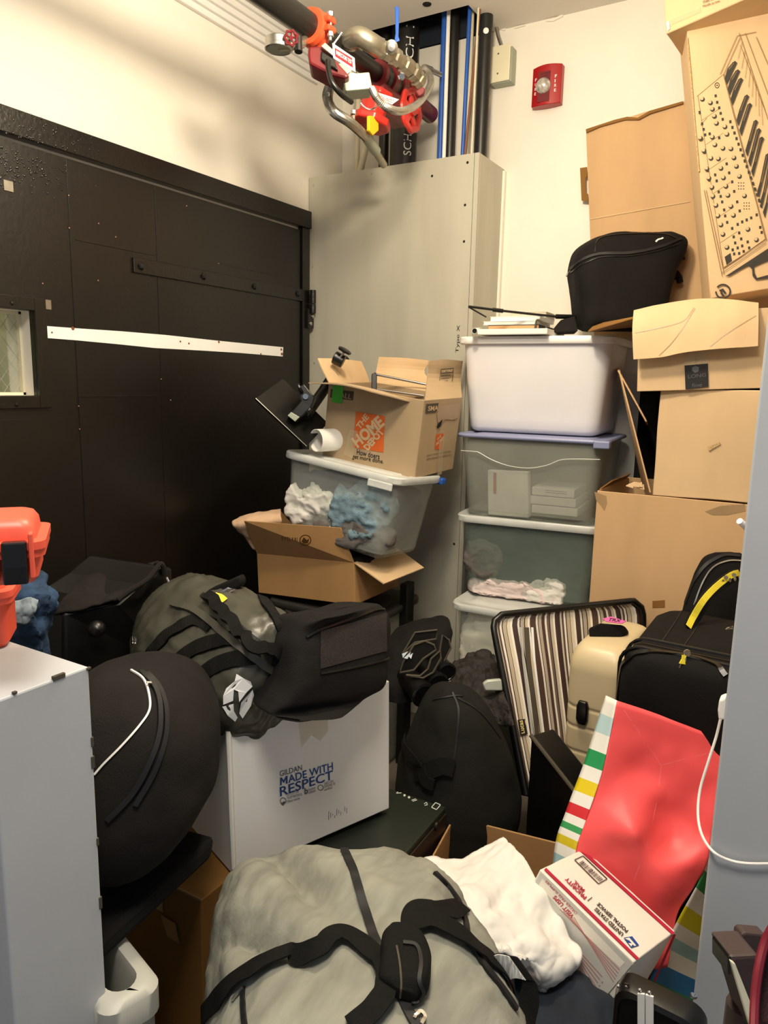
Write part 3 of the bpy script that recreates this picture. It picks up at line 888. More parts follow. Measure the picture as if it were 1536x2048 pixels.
# ================================================================== boxes and bins: builders
def quad(mb, a, b, c, d, th):
    a, b, c, d = V(a), V(b), V(c), V(d)
    n = (b - a).cross(c - a).normalized() * th
    if n.dot(CAM - a) > 0: n = -n
    mb.prism([a, b, c, d], n)
    return mb
def crate(parent, w_, d, h, m, th=.004, top=False, name='body'):
    """Carton walls and bottom (and a closed top) as one body."""
    mb = MB()
    mb.box((0, 0, 0), (w_, th, h)); mb.box((0, d - th, 0), (w_, d, h))
    mb.box((0, th, 0), (th, d - th, h)); mb.box((w_ - th, th, 0), (w_, d - th, h))
    mb.box((th, th, 0), (w_ - th, d - th, th))
    if top: mb.box((th, th, h - th), (w_ - th, d - th, h))
    return mb.build(name, m, parent, bevel=.0025)
def solid_carton(parent, w_, d, h, m, dent=.004, seed=1):
    mb = MB()
    mb.box((0, 0, 0), (w_, d, h))
    bmesh.ops.subdivide_edges(mb.bm, edges=mb.bm.edges[:], cuts=14, use_grid_fill=True)
    mb.rough(dent, 5, seed, octs=3)
    return mb.build('body', m, parent, smooth=True, bevel=.003, ang=50)
def tub(parent, w_, d, h, taper, m, ml, r=.05, lid=True, th=.003, lid_h=.026, rim=.014):
    mb = MB()
    R = []
    N = 10
    def ring(t, off, z):
        k = taper * (1 - t)
        return rrect(k * w_ + off + rim, w_ - k * w_ - off - rim, k * d + off + rim, d - k * d - off - rim, max(.01, r - off), z)
    R.append(ring(.03, .022, 0)); R.append(ring(.02, .008, .006)); R.append(ring(.06, 0, .02))
    for k in range(1, N + 1): R.append(ring(.06 + .94 * k / N, 0, .02 + (h - .02) * k / N))
    R.append(ring(1, -rim * .8, h)); R.append(ring(1, -rim * .8, h - .004)); 
    R = R[:-2] + [ring(1, -rim * .7, h), ring(1, -rim * .7, h + .002), ring(1, th, h + .002)]
    for k in range(N, -1, -1): R.append(ring(.06 + .94 * k / N, th, .02 + (h - .02) * k / N))
    mb.rings(R)
    body = mb.build('body', m, parent, smooth=True, ang=50)
    ld = None
    if lid:
        mb = MB()
        def lr(o, z): return rrect(o, w_ - o, o, d - o, max(.012, r + .004 - o * .5), z)
        mb.rings([lr(.003, h - lid_h + .004), lr(0, h - lid_h + .008), lr(0, h), lr(.004, h + .005), lr(.022, h + .005), lr(.028, h + .001), lr(.06, h + .001), lr(.066, h + .005), lr(.09, h + .005)])
        ld = mb.build('lid', ml, parent, smooth=True, ang=40)
    return body, ld
def lump(name, label, cat, m, c, r, seed=0, amp=.02, freq=12, group=None, Mx=None, stretch=(1, 1, 1), clip=None, fold=.006):
    mb = blob(c, r, seed, amp, freq, 5, Mx, stretch)
    if clip:
        Mi = clip[0].inverted(); lo, hi = clip[1], clip[2]
        def f(p):
            q = Mi @ p
            return clip[0] @ V((min(max(q.x, lo[0]), hi[0]), min(max(q.y, lo[1]), hi[1]), min(max(q.z, lo[2]), hi[2])))
        mb.warp(f)
    mb.rough(fold, 13, seed + 2, (1, .5, 1.6), 3, True)
    o = mb.build(name, m, smooth=True, ang=80)
    return tag(o, label, cat, group)

# ================================================================== right-hand bin stack
Mw = FR((-1.232, 2.60, 1.318), 3.5, 0, 0)
t = thing('storage_tote', 'opaque white tote with flat lid, topmost of the bin stack', 'storage tote', Mw, 'stacked storage bins')
tub(t, .590, .43, .352, .055, M['tote'], M['white'], .05)
M2 = FR((-1.187, 2.516, 1.003), 3.9)
t = thing('storage_bin', 'smoky clear bin with blue-grey rim directly under the white tote', 'storage bin', M2, 'stacked storage bins')
b_, l_ = tub(t, .565, .47, .307, .05, M['smoke'], M['lid_blue'], .05, lid_h=.012)
F2 = plane(M2, (0, .016, .15), (0, -1, -.1))
bv2 = None
c = MB()
path = [(922, 901), (950, 903), (958, 905), (985, 920), (1020, 932), (1060, 936), (1095, 930), (1120, 920), (1150, 918), (1200, 919)]
c.tube([onPl(*p, F2) for p in smooth_px(path, 40)], .0014, 6)
c.build('moulded_swoop', M['lid_clear'], t, world=True, smooth=True)
c = MB().box((.52, -.012, .285), (.575, .03, .311)).build('lid_latch', M['lid_blue'], t, bevel=.004)
# contents: white card carton and stacked papers
mb = MB()
pts = [(975, 940), (1056, 944), (1057, 1036), (976, 1029)]
F2b = plane(M2, (0, .052, .15), (0, -1, -.06))
q = [onPl(*p, F2b) for p in pts]
o = MB().prism(q, V((.0, .03, 0))).build('white_box', M['paper'], bevel=.003)
tag(o, 'white card box standing inside the smoky bin front', 'box')
c = MB(); poly_px(c, F2b, [(987, 945), (993, 945.5), (993, 988), (987, 987)], .001); c.build('red_stripe', M['red_ink'], o)
Mi = M2.inverted()
for k, (y0_, y1_, x0_, x1_) in enumerate(((1036, 1020, 1060, 1163), (1017, 1004, 1058, 1163), (1002, 985, 1060, 1163))):
    a_, b2_ = onPl(x0_, y0_, F2b), onPl(x1_, y0_ + 8, F2b)
    la, lb = Mi @ a_, Mi @ b2_
    z = .025 + k * .034
    o = MB().box((max(la.x, .2), .075, z), (lb.x - .02 - .006 * k, .30, z + .030), M2).build('paper_stack', M['paper'], bevel=.002)
    tag(o, ('lowest white paper stack inside the smoky bin', 'middle white paper stack inside the smoky bin', 'top blurred paper stack with a printed cover in the smoky bin')[k], 'paper stack')
    c = MB(); 
    for j in range(2): c.box((la.x + .05, .0745, z + .012 + j * .007), (lb.x - .06, .0749, z + .014 + j * .007), M2)
    if k == 2: c.build('cover_print', M['grey_ink'], o)
M3 = FR((-1.179, 2.53, .684), 7.0)
t = thing('storage_bin', 'clear bin of dark clothes with white lid, second from the bottom', 'storage bin', M3, 'stacked storage bins')
tub(t, .560, .43, .313, .05, M['greenclear'], M['lid_clear'], .05)
cl = (M3, (.045, .062, .012), (.53, .385, .27))
lump('folded_clothes', 'dark teal clothes filling the second clear bin', 'clothes', M['dark_cloth'], M3 @ V((.28, .215, .15)), (.30, .22, .17), 3, .03, 7, clip=cl, fold=.011)
lump('taupe_garment', 'taupe garment bunched at the left inside the dark clothes bin', 'clothes', M['grey_cloth'], M3 @ V((.10, .07, .14)), (.07, .035, .07), 8, .012, 14, clip=(M3, (.04, .032, .012), (.53, .385, .27)))
lump('pink_garment', 'pale pink garment along the bottom of the dark clothes bin', 'clothes', M['pinkwhite'], M3 @ V((.23, .055, .022)), (.16, .025, .024), 5, .02, 12, clip=(M3, (.05, .034, .010), (.53, .385, .27)))
lump('white_garment', 'white garment pressed near the bottom right of the dark clothes bin', 'clothes', M['shirt'], M3 @ V((.36, .05, .035)), (.06, .02, .05), 6, .014, 14, clip=(M3, (.05, .034, .010), (.53, .385, .27)))
M4 = FR((-1.145, 2.437, .352), 2.6)
t = thing('storage_bin', 'clear bin stuffed with white bedding at the foot of the stack', 'storage bin', M4, 'stacked storage bins')
tub(t, .53, .44, .322, .045, M['clear'], M['lid_clear'], .05)
lump('bedding', 'white quilted bedding squashed inside the lowest clear bin', 'bedding', M['duvet'], M4 @ V((.265, .22, .13)), (.29, .24, .19), 11, .02, 16, clip=(M4, (.04, .035, .012), (.49, .40, .265)))
M5 = FR((-1.13, 2.45, 0), 2.6)
t = thing('under_crate', 'dark storage crate carrying the whole clear bin stack', 'crate', M5)
tub(t, .505, .42, .345, .02, M['dark_tote'], M['dark_tote'], .04)

# ---------------------------------------------------------- on top of the white tote
zt = 1.678
def slab(name, label, cat, m, px0, px1, d, z, h, dep, yaw_=3.5, cover=None, group=None, spine=None, tilt=0):
    a = P(*px0, d); b = P(*px1, d)
    w_ = (b - a).length
    Mx = FR((a.x, a.y, z), yaw_, 0, tilt)
    if cover is None:
        o = MB().box((0, 0, 0), (w_, dep, h)).build(name, m, bevel=.002)
        o.matrix_basis = Mx
        return tag(o, label, cat, group)
    t_ = thing(name, label, cat, Mx, group)
    MB().box((.003, .002, .002), (w_ - .003, dep - .003, h - .002)).build('pages', m, t_)
    MB().box((0, 0, 0), (w_, dep, .002)).box((0, 0, h - .002), (w_, dep, h)).box((w_ - .002, 0, .002), (w_, dep, h - .002)).build('cover', cover, t_, bevel=.001)
    return t_
slab('loose_papers', 'cream sheaf of papers lying on the white tote lid', 'papers', M['paper'], (953, 668), (1096, 668), 2.72, zt + .001, .020, .25)
slab('book', 'tan covered book with black spine end, third from the top', 'book', M['book_tan'], (975, 655), (1080, 655), 2.76, zt + .022, .018, .20, cover=M['ink'], group='books on the white tote')
slab('book', 'white paperback between the tan book and the topmost booklet', 'book', M['paper'], (966, 645), (1074, 648), 2.78, zt + .041, .014, .20, cover=M['white'], group='books on the white tote')
slab('booklet', 'thick white booklet under the black stand arm', 'book', M['paper'], (980, 632), (1082, 640), 2.79, zt + .056, .018, .20, cover=M['white'], group='books on the white tote')
slab('paperback', 'yellowed thick paperback on top of the book pile at the back', 'book', M['pages'], (1020, 620), (1094, 622), 2.92, zt + .075, .030, .13, cover=M['pages'], group='books on the white tote')
c = MB().tube([P(949, 662, 2.70), P(960, 660, 2.98)], .010, 14, cap=False)
o = c.build('paper_tube', M['paper'], smooth=True, solid=.001); tag(o, 'rolled paper tube at the left end of the white tote lid', 'paper roll')
MB().lathe([(.0085, 0), (0, .001)], P(949, 662, 2.705), P(960, 660, 2.98) - P(949, 662, 2.70), 14).build('tube_hollow', M['inside'], o)
sd = thing('folding_stand', 'black folded stand arm resting across the book pile', 'stand', P(1060, 630, 2.68))
s1 = MB().tube([P(937, 613, 2.64), P(1000, 621, 2.66), P(1062, 628, 2.68), P(1120, 634, 2.70)], .0045, 10).build('upper_arm', M['black_metal'], sd, world=True, smooth=True)
MB().tube([P(986, 619.5, 2.655), P(1006, 622, 2.66)], .0075, 12).build('arm_collar', M['black_metal'], s1, world=True, smooth=True)
MB().tube([P(937, 614, 2.64), P(972, 634, 2.70)], .003, 8).build('lower_arm', M['black_metal'], sd, world=True, smooth=True)
MB().tube([P(1112, 633, 2.70), P(1152, 634, 2.72)], .0085, 12).build('arm_grip', M['black_metal'], sd, world=True, smooth=True)
MB().prism([P(*p, 2.68) for p in ((1122, 640), (1150, 632), (1156, 662), (1105, 664), (1112, 652))], _fw * .05).rough(.002, 20).build('folded_base', M['blk_fab2'], sd, world=True, bevel=.003)
c = MB().tube(catmull([P(1070, 658, 2.67), P(1075, 640, 2.66), P(1092, 652, 2.66), P(1090, 664, 2.66), P(1078, 668, 2.66)], 30), .004, 8)
c.warp(lambda p: p); o = c.build('velcro_strap', M['dk_print'], smooth=True); tag(o, 'small grey curled strap hanging over the tote lid edge', 'strap')

# black bag -------------------------------------------------------------
bg = thing('black_bag', 'black zipped soft bag standing on the white tote lid', 'bag', P(1250, 640, 2.72))
dB = 2.72
def cxy(x, y, d=dB): return P(x, y, d)
U = _rt; Dp = V((-.5, .85, 0)).normalized()
def sec(xl, xr, y, dep, e, dd=0): 
    a, b = cxy(xl, y, dB + dd), cxy(xr, y, dB + dd)
    return ((a + b) / 2, (b - a) / 2, Dp * dep, e)
bb = loft([sec(1165, 1300, 662, .06, 3), sec(1153, 1318, 648, .11, 4), sec(1147, 1330, 600, .12, 4), sec(1141, 1345, 545, .12, 4), sec(1150, 1364, 505, .115, 3.5), sec(1178, 1366, 482, .10, 3), sec(1215, 1345, 468, .06, 2.6), sec(1240, 1325, 466, .03, 2)], 60, 80)
bb.rough(.006, 9, 4, (1, 1, .6), 3)
bvB = bb.bvh()
body = bb.build('body', M['blk_fab'], bg, smooth=True, world=True)
c = MB(); ribbon(c, bvB, [(1141, 538), (1165, 520), (1200, 508), (1260, 506), (1320, 494), (1355, 480), (1364, 478)], .010, .001, .003)
c.build('zipper', M['zip'], bg, world=True)
c = MB(); ribbon(c, bvB, [(1142, 545), (1170, 527), (1205, 514), (1260, 512), (1320, 501), (1358, 488)], .003, .0012, .002); ribbon(c, bvB, [(1190, 505), (1195, 482), (1220, 472), (1280, 468), (1330, 470), (1352, 478)], .004, .001, .003)
c.build('piping', M['blk_gloss'], bg, world=True)
MB().tube([cxy(1141, 542, dB - .1), cxy(1136, 546, dB - .1), cxy(1133, 553, dB - .1)], .003, 6).build('zipper_pull', M['blk_gloss'], bg, world=True)
c = MB()
for (p, q) in (((1352, 500), (1364, 520)), ((1350, 545), (1360, 565)), ((1330, 560), (1358, 548))):
    a, b = cxy(*p, dB), cxy(*q, dB); c.tube([a, (a + b) / 2 + _rt * .006, b], .012, 10)
c.build('side_handle', M['web'], bg, world=True, smooth=True)
c = MB(); ribbon(c, bvB, [(1311, 484), (1316, 479.5), (1322, 478), (1326, 476)], .006, .0015, .0005); c.build('brand_mark', M['white_ink'], bg, world=True)

# ================================================================== far right cartons
M17 = FR((-.612, 2.42, 0), 0)
tall = thing('tall_carton', 'tall tan cardboard carton with torn tape behind the suitcases', 'cardboard box', M17, 'tan cartons at the right')
crate(tall, .66, .45, 1.160, M['card'])
pl17 = plane(M17, (0, 0, 0), (0, -1, 0))
for pts in ([(1189, 983), (1213, 992), (1214, 1006), (1209, 1022), (1203, 1012), (1192, 1000)], [(1410, 1023), (1440, 1012), (1490, 1008), (1491, 1022), (1455, 1030), (1425, 1030)]):
    poly_px(MB(), pl17, pts, .0008).build('tape_scrap', M['tape_b'], tall, world=True)
poly_px(MB(), pl17, [(1305, 1202), (1330, 1200), (1330, 1215), (1305, 1216)], .0008).build('tape_patch', M['card_d'], tall, world=True)
k0 = M17 @ V((.002, .03, 1.160)); k1 = M17 @ V((.002, .42, 1.160))
c = MB(); quad(c, k0, k1, P(1262, 948, 2.76), P(1225, 962, 2.54), .004)
c.build('left_flap', M['card_d'], tall, world=True)
hA, hB = P(1296, 984, 2.32), P(1277, 982, 2.33)
c = MB(); quad(c, P(1299, 985, 2.46), P(1283, 966, 2.74), P(1236, 735, 2.78), P(1237, 742, 2.50), .005)
fl_ = c.build('standing_flap', M['card'], tall, world=True)
c = MB(); quad(c, P(1238, 741, 2.50), P(1237, 735, 2.78), P(1296, 850, 2.74), P(1294, 842, 2.46), .005)
c.build('bent_flap', M['card'], fl_, world=True)
c = MB()
random.seed(4)
for k in range(6):
    p = P(1262 + random.uniform(-12, 14), 972 + random.uniform(-3, 5), 2.56)
    c.prism([p, p + V((.02, .01, .01)), p + V((.025, .0, -.005))], (0, .002, .003))
c.build('torn_strips', M['card_l'], tall, world=True)
a16 = onY(1305, 996, 2.43)
M16 = FR((a16.x, 2.427, 1.1605), 0, 0, -.4)
t = thing('plain_carton', 'plain tan closed carton resting on the tall carton', 'cardboard box', M16, 'tan cartons at the right')
solid_carton(t, .48, .40, .334, M['card_l'], .003, 2)
pl16 = plane(M16, (0, -.003, 0), (0, -1, 0))
poly_px(MB(), pl16, [(1415, 894), (1440, 884), (1442, 888), (1418, 902)], .0006).build('scuff', M['card_edge'], t, world=True)
a15 = P(1274, 782, 2.29)
M15 = FR((a15.x, a15.y, 1.486), 5, 0, -3.0)
t = thing('battered_carton', 'battered open carton with hanging front flap and black tape label', 'cardboard box', M15, 'tan cartons at the right')
crate(t, .372, .36, .228, M['card_l'])
pl15 = plane(M15, (0, 0, 0), (0, -1, 0))
def o15(x, y, o): return onPl(x, y, (pl15[0] + pl15[1] * o, pl15[1]))
G = sheet([[o15(*p, .004) for p in ((1268, 622), (1330, 607), (1420, 597), (1517, 606))], [o15(*p, .030) for p in ((1265, 660), (1330, 655), (1420, 645), (1517, 645))], [o15(*p, .045) for p in ((1267, 719), (1325, 714), (1385, 703), (1516, 692))]], 14, 30)
c = MB().grid(G); c.rough(.0035, 12, 6, (1, 1, .3), 2)
c.build('front_flap', M['card_l'], t, world=True, solid=.004)
cr_ = MB()
for pth in ([(1268, 668), (1300, 660), (1345, 650), (1370, 640), (1390, 612)], [(1318, 716), (1345, 685), (1370, 650), (1390, 614)], [(1418, 698), (1450, 670), (1490, 645), (1516, 630)]):
    bvf = None
bvF = MB().grid(G).rough(.0035, 12, 6, (1, 1, .3), 2).bvh()
for pth in ([(1270, 666), (1300, 660), (1345, 650), (1370, 640), (1388, 616)], [(1318, 712), (1345, 685), (1370, 650), (1390, 618)], [(1420, 694), (1450, 670), (1490, 645), (1512, 632)]):
    ribbon(cr_, bvF, pth, .003, .0022, .0006)
cr_.build('crease_line', M['tape_b'], bpy.data.objects['front_flap'], world=True)
k0, k1 = M15 @ V((0, .01, .228)), M15 @ V((0, .35, .228))
c = MB(); quad(c, k0, k1, P(1190, 650, 2.72), P(1176, 664, 2.50), .004); c.build('left_flap', M['card_d'], t, world=True)
k0, k1 = M15 @ V((.372, .01, .228)), M15 @ V((.372, .35, .228))
c = MB(); quad(c, k0, k1, P(1560, 640, 2.50), P(1532, 690, 2.20), .004); c.build('right_flap', M['card'], t, world=True)
pl15b = (pl15[0] - V((0, .004, 0)), pl15[1])
lb = poly_px(MB(), pl15b, [(1369, 731), (1416, 727), (1417, 773), (1371, 779)], .001).build('tape_label', M['ink'], t, world=True)
c = MB(); text_px(c, 'LONG', pl15b, (1376, 757), (1412, 753), (1376, 750), 0, .0016); text_px(c, 'fine', pl15b, (1384, 775), (1404, 773), (1384, 767), 0, .0016)
poly_px(c, pl15b, [(1384, 735), (1391, 732), (1398, 734), (1397, 743), (1390, 746), (1384, 741)], .0016)
c.build('label_print', M['grey_ink'], lb, world=True)
poly_px(MB(), pl15b, [(1366, 704), (1416, 702), (1416, 728), (1369, 732)], .0008).build('clear_tape', M['tape'], t, world=True)

# flat sheet on the wall
q = [onY(*p, YW - .028) for p in ((1172, 260), (1230, 243), (1290, 224), (1366, 203))]
zb_ = 1.69
bl = onY(1191, 640, YW - .045); br = V((-.12, YW - .045, zb_))
pts = q + [V((-.12, YW - .03, q[3].z + .06)), br, V((bl.x, bl.y, zb_))]
sh = MB().prism(pts, (0, .005, 0)).build('cardboard_sheet', M['card'])
tag(sh, 'large flat cardboard sheet leaning on the cream wall behind the black bag', 'cardboard sheet')
MB().prism([onY(*p, YW - .030) for p in ((1160, 336), (1174, 334), (1174, 352), (1171, 356), (1172, 384), (1176, 388), (1176, 402), (1163, 401))], (0, .004, 0)).build('lock_tab', M['card_d'], sh)
c = MB()
plS = (V((0, YW - .034, 0)), V((0, -1, 0)))
c.prism([onY(*p, YW - .036) for p in ((1181, 437), (1380, 402), (1380, 404), (1181, 439.5))], (0, -.0015, 0)); c.build('fold_line', M['card_l'], sh)
c = MB(); c.prism([onY(*p, YW - .034) for p in ((1172, 259), (1230, 240), (1255, 234), (1276, 236), (1300, 222), (1366, 203), (1366, 208), (1300, 228), (1278, 240), (1250, 240), (1200, 254), (1173, 266))], (0, -.004, 0)); c.build('torn_edge', M['card_d'], sh)

# tall synthesizer box ---------------------------------------------------
fA = P(1421, 598, 2.36)
MS = FR((fA.x, fA.y, fA.z), 15, -3, -9.5)
t = thing('instrument_box', 'tall carton printed with a keyboard synthesizer picture', 'cardboard box', MS)
mb = MB().box((0, 0, 0), (.46, .17, .845))
bmesh.ops.subdivide_edges(mb.bm, edges=mb.bm.edges[:], cuts=10, use_grid_fill=True)
mb.rough(.0015, 6, 9)
mb.build('body', M['card_l'], t, smooth=True, bevel=.004, ang=50)
pS = plane(MS, (0, -.0035, 0), (0, -1, 0))
def art(name, polys, m, off=.0006):
    c_ = MB()
    for p in polys: poly_px(c_, pS, p, off)
    return c_.build(name, m, t, world=True)
panel = [(1396, 190), (1447, 149), (1530, 478), (1448, 536)]
art('printed_panel', [panel], M['card_l'], .0004)
def seg(a, b, w_=1.2):
    dx, dy = b[0] - a[0], b[1] - a[1]; l_ = math.hypot(dx, dy); nx, ny = -dy / l_ * w_ / 2, dx / l_ * w_ / 2
    return [(a[0] + nx, a[1] + ny), (b[0] + nx, b[1] + ny), (b[0] - nx, b[1] - ny), (a[0] - nx, a[1] - ny)]
lines = [seg((1394, 193), (1447, 149)), seg((1447, 149), (1532, 480), 2.5), seg((1446, 536), (1532, 480)), seg((1396, 192), (1447, 536)), seg((1401, 250), (1414, 236)), seg((1440, 149), (1474, 72)), seg((1447, 149), (1480, 75)), seg((1478, 66), (1536, 240)), seg((1490, 66), (1536, 190)), seg((1512, 74), (1536, 130)), seg((1474, 72), (1512, 64)), seg((1412, 380), (1448, 548)), seg((1408, 380), (1444, 552)), seg((1444, 546), (1532, 486))]
for k in range(8): lines.append(seg((1484 + k * 5.5, 84 + k * 17), (1476 + k * 7, 118 + k * 19), .8)); lines.append(seg((1480 + k * 6, 90 + k * 16), (1489 + k * 6, 112 + k * 16), .8))
for k in range(1, 7):
    t0 = k / 7; lines.append(seg((1396 + 50 * t0, 192 + 344 * t0), (1410 + 50 * t0 + 22, 192 + 344 * t0 - 24), .8))
art('line_art', lines, M['syn_mid'], .0009)
# piano keys: black fans
keys = []
for k in (0, 1, 2, 4, 5, 7, 8, 9, 11, 12, 13):
    bx_, by_ = 1449 + k * 5.9, 158 + k * 20.5
    tx_, ty_ = 1468 + k * 6.0, 122 + k * 16.8
    keys.append([(bx_, by_), (bx_ + 6 * (tx_ - bx_) / 20, by_ - 20), (tx_ - 3, ty_ + 3), (tx_ + 2, ty_), (tx_ + 6, ty_ + 4), (tx_ + 2, ty_ + 12), (bx_ + 4, by_ + 12)])
for k in keys:
    pass
art('printed_keys', keys, M['syn_ink'], .0012)
art('printed_keys', [[(x + 2.2, y + 1) for x, y in (k[1], k[2])] + [(k[2][0] + 3.2, k[2][1] + 1), (k[1][0] + 3.4, k[1][1] + 2)] for k in keys], M['syn_mid'], .0016)
# knobs and switches
kn_, kd, sw = [], [], []
def disc(x, y, r, n=10): return [(x + r * math.cos(2 * math.pi * i / n), y + r * math.sin(2 * math.pi * i / n)) for i in range(n)]
knobs = [(1404, 198), (1420, 205), (1424, 218), (1428, 232), (1432, 246), (1449, 253), (1424, 274), (1453, 268), (1400, 276), (1429, 289), (1445, 296), (1461, 297), (1407, 301), (1421, 316), (1436, 317), (1467, 315), (1413, 337), (1441, 336), (1472, 332), (1417, 356), (1446, 355), (1478, 352), (1423, 374), (1451, 372), (1425, 392), (1455, 390), (1488, 391), (1431, 410), (1461, 412), (1435, 431), (1466, 430), (1441, 449), (1495, 458), (1445, 468), (1453, 494), (1512, 479)]
for x, y in knobs:
    kd.append(disc(x + .8, y + 1, 5.0)); kn_.append(disc(x - .7, y - .7, 3.5))
art('knob_shadow_print', kd, M['syn_ink'], .0012); art('knob_print', kn_, M['syn_light'], .0018)
random.seed(8)
for k in range(17):
    x, y = 1460 + k * 4.1, 244 + k * 11.2
    if k < 16: sw.append([(x - 2, y - 3), (x + 2.5, y - 3.6), (x + 3.2, y + 2.6), (x - 1.4, y + 3.2)])
for (x, y) in [(1431, 192), (1434, 205), (1438, 216), (1441, 227), (1445, 239), (1399, 225), (1404, 248), (1407, 259), (1410, 270), (1438, 276), (1419, 268), (1430, 350), (1433, 362), (1453, 328), (1458, 346), (1464, 364), (1437, 384), (1441, 393), (1444, 404), (1468, 383), (1474, 404), (1448, 420), (1450, 432), (1479, 422), (1454, 445), (1475, 449), (1484, 444), (1493, 440), (1502, 436), (1464, 457), (1478, 466), (1482, 478), (1467, 474), (1470, 486), (1465, 500), (1468, 508), (1475, 496), (1484, 492), (1495, 484), (1478, 507), (1487, 503), (1498, 496), (1513, 430), (1520, 455), (1523, 465)]:
    sw.append([(x - 2.3, y - 2.6), (x + 2.2, y - 3.2), (x + 2.7, y + 2.4), (x - 1.8, y + 3)])
for (cx_, cy_) in ((1482, 372), (1493, 412)):
    for i in range(9):
        sw.append(disc(cx_ + (i % 3 - 1) * 5, cy_ + (i // 3 - 1) * 6, 1.3, 5))
sw.append([(1449, 514), (1461, 506), (1464, 522), (1453, 530)])
art('switch_print', sw, M['syn_ink'], .0013)
art('wheel_print', [[(1450, 553), (1495, 524), (1536, 497), (1540, 520), (1520, 528), (1508, 534), (1509, 546), (1514, 556), (1536, 550), (1536, 557), (1512, 560), (1505, 552), (1504, 538), (1497, 531), (1480, 540), (1460, 552)]], M['syn_ink'], .0013)
# maker's mark: ring with a slanted letter
ring_ = []
for i in range(20):
    if i in (10, 11): continue
    a0, a1 = 2 * math.pi * i / 20, 2 * math.pi * (i + 1.05) / 20
    ring_.append([(1446 + 16 * math.cos(a0), 583 + 15.5 * math.sin(a0)), (1446 + 16 * math.cos(a1), 583 + 15.5 * math.sin(a1)), (1446 + 12.6 * math.cos(a1), 583 + 12.2 * math.sin(a1)), (1446 + 12.6 * math.cos(a0), 583 + 12.2 * math.sin(a0))])
ring_ += [[(1438, 580), (1446, 577), (1453, 586), (1449, 588), (1445, 582), (1440, 584)], [(1440, 586), (1444, 584), (1450, 592), (1446, 594)]]
art('makers_mark', ring_, M['syn_ink'], .0013)
ring_ = []
for i in range(14):
    a0, a1 = 2 * math.pi * i / 14, 2 * math.pi * (i + 1.05) / 14
    ring_.append([(1434 + 5 * math.cos(a0), 171 + 6 * math.sin(a0)), (1434 + 5 * math.cos(a1), 171 + 6 * math.sin(a1)), (1434 + 3.6 * math.cos(a1), 171 + 4.5 * math.sin(a1)), (1434 + 3.6 * math.cos(a0), 171 + 4.5 * math.sin(a0))])
art('makers_mark', ring_ + [disc(1434, 171, 1.6, 6)], M['syn_ink'], .0013)
c = MB(); c.tube([MS @ V((-.001, -.002, z)) for z in (.40, .55, .70, .81)], .0025, 6); c.rough(.002, 40); c.build('scuffed_corner', M['card_edge'], t, world=True)
# carton on top of it
fB = P(1332, 68, 2.30)
MT = FR((fB.x, fB.y, fB.z), -8, 0, -9)
MT = Matrix.Translation(fB) @ (FR((0, 0, 0), -8, -4, -9.5))
t = thing('top_carton', 'tan carton at the top right corner lying over the instrument box', 'cardboard box', MT, 'tan cartons at the right')
solid_carton(t, .50, .36, .20, M['card_l'], .002, 6)
pT = plane(MT, (0, -.003, 0), (0, -1, 0))
c = MB()
for k, s in enumerate(('CONTENTS', 'THIS SIDE', 'Handle as new')):
    y = -1 + k * 7; text_px(c, s, pT, (1406, y + 2), (1440 - (k == 1) * 6, y - 9), (1405, y - 3))
c.build('printed_text', M['ink'], t, world=True)
poly_px(MB(), pT, [(1336, 40), (1400, 14), (1401, 24), (1337, 52)], .0006).build('tape_strip', M['tape'], t, world=True)
poly_px(MB(), pT, [(1333, 44), (1338, 42), (1340, 58), (1335, 62)], .001).build('torn_paper', M['paper'], t, world=True)

# ================================================================== left stack by the chase
MH = FR((-1.603, 2.25, 1.2185), -2, 1.7, 7.0)
t = thing('moving_box', 'open moving box with orange square logo and green tape', 'cardboard box', MH)
crate(t, .407, .287, .274, M['card_hd'])
pH = plane(MH, (0, -.0005, 0), (0, -1, 0)); pR = plane(MH, (.4075, 0, 0), (1, 0, 0))
def hp(x, y, z): return MH @ V((x, y, z))
c = MB()
Gf = sheet([[hp(0, 0, .274), hp(.14, 0, .274), hp(.28, 0, .272), hp(.40, 0, .262)], [P(634, 767, 2.60), P(690, 768, 2.56), P(760, 782, 2.53), P(836, 806, 2.58)], [P(617, 766, 2.57), P(690, 770, 2.50), P(760, 788, 2.47), P(838, 808, 2.53)]], 8, 20)
MB().grid(Gf).rough(.0015, 15, 3).build('front_flap', M['card_hd'], t, world=True, solid=.004)
c = MB(); quad(c, hp(0, .01, .274), hp(0, .277, .274), P(722, 722, 2.92), P(635, 717, 2.70), .004)
G = sheet([[P(658, 765, 2.68), P(700, 774, 2.80), P(742, 776, 2.98)], [P(646, 742, 2.68), P(690, 748, 2.80), P(733, 748, 2.98)], [P(635, 717, 2.70), P(680, 718, 2.82), P(722, 723, 2.98)]], 10, 14)
MB().grid(G).build('left_flap', M['card_l'], t, world=True, solid=.004)
G = sheet([[hp(.0, .285, .272), hp(.2, .285, .272), hp(.405, .285, .268)], [P(752, 745, 2.99), P(800, 748, 2.95), P(852, 752, 2.92)], [P(758, 714, 3.0), P(810, 716, 2.95), P(860, 721, 2.92)]], 10, 12)
MB().grid(G).build('back_flap', M['card_l'], t, world=True, solid=.004)
G = sheet([[hp(.406, .006, .268), hp(.406, .15, .27), hp(.406, .285, .27)], [P(854, 760, 2.70), P(890, 762, 2.80), P(921, 760, 2.91)], [P(857, 722, 2.71), P(890, 719, 2.80), P(925, 722, 2.91)]], 10, 12)
MB().grid(G).build('right_flap', M['card_hd'], t, world=True, solid=.004)
sq = poly_px(MB(), pH, [(712, 823), (770, 832.5), (767, 905), (706, 895)], .0008).build('orange_logo', M['hd_orange'], t, world=True)
c = MB()
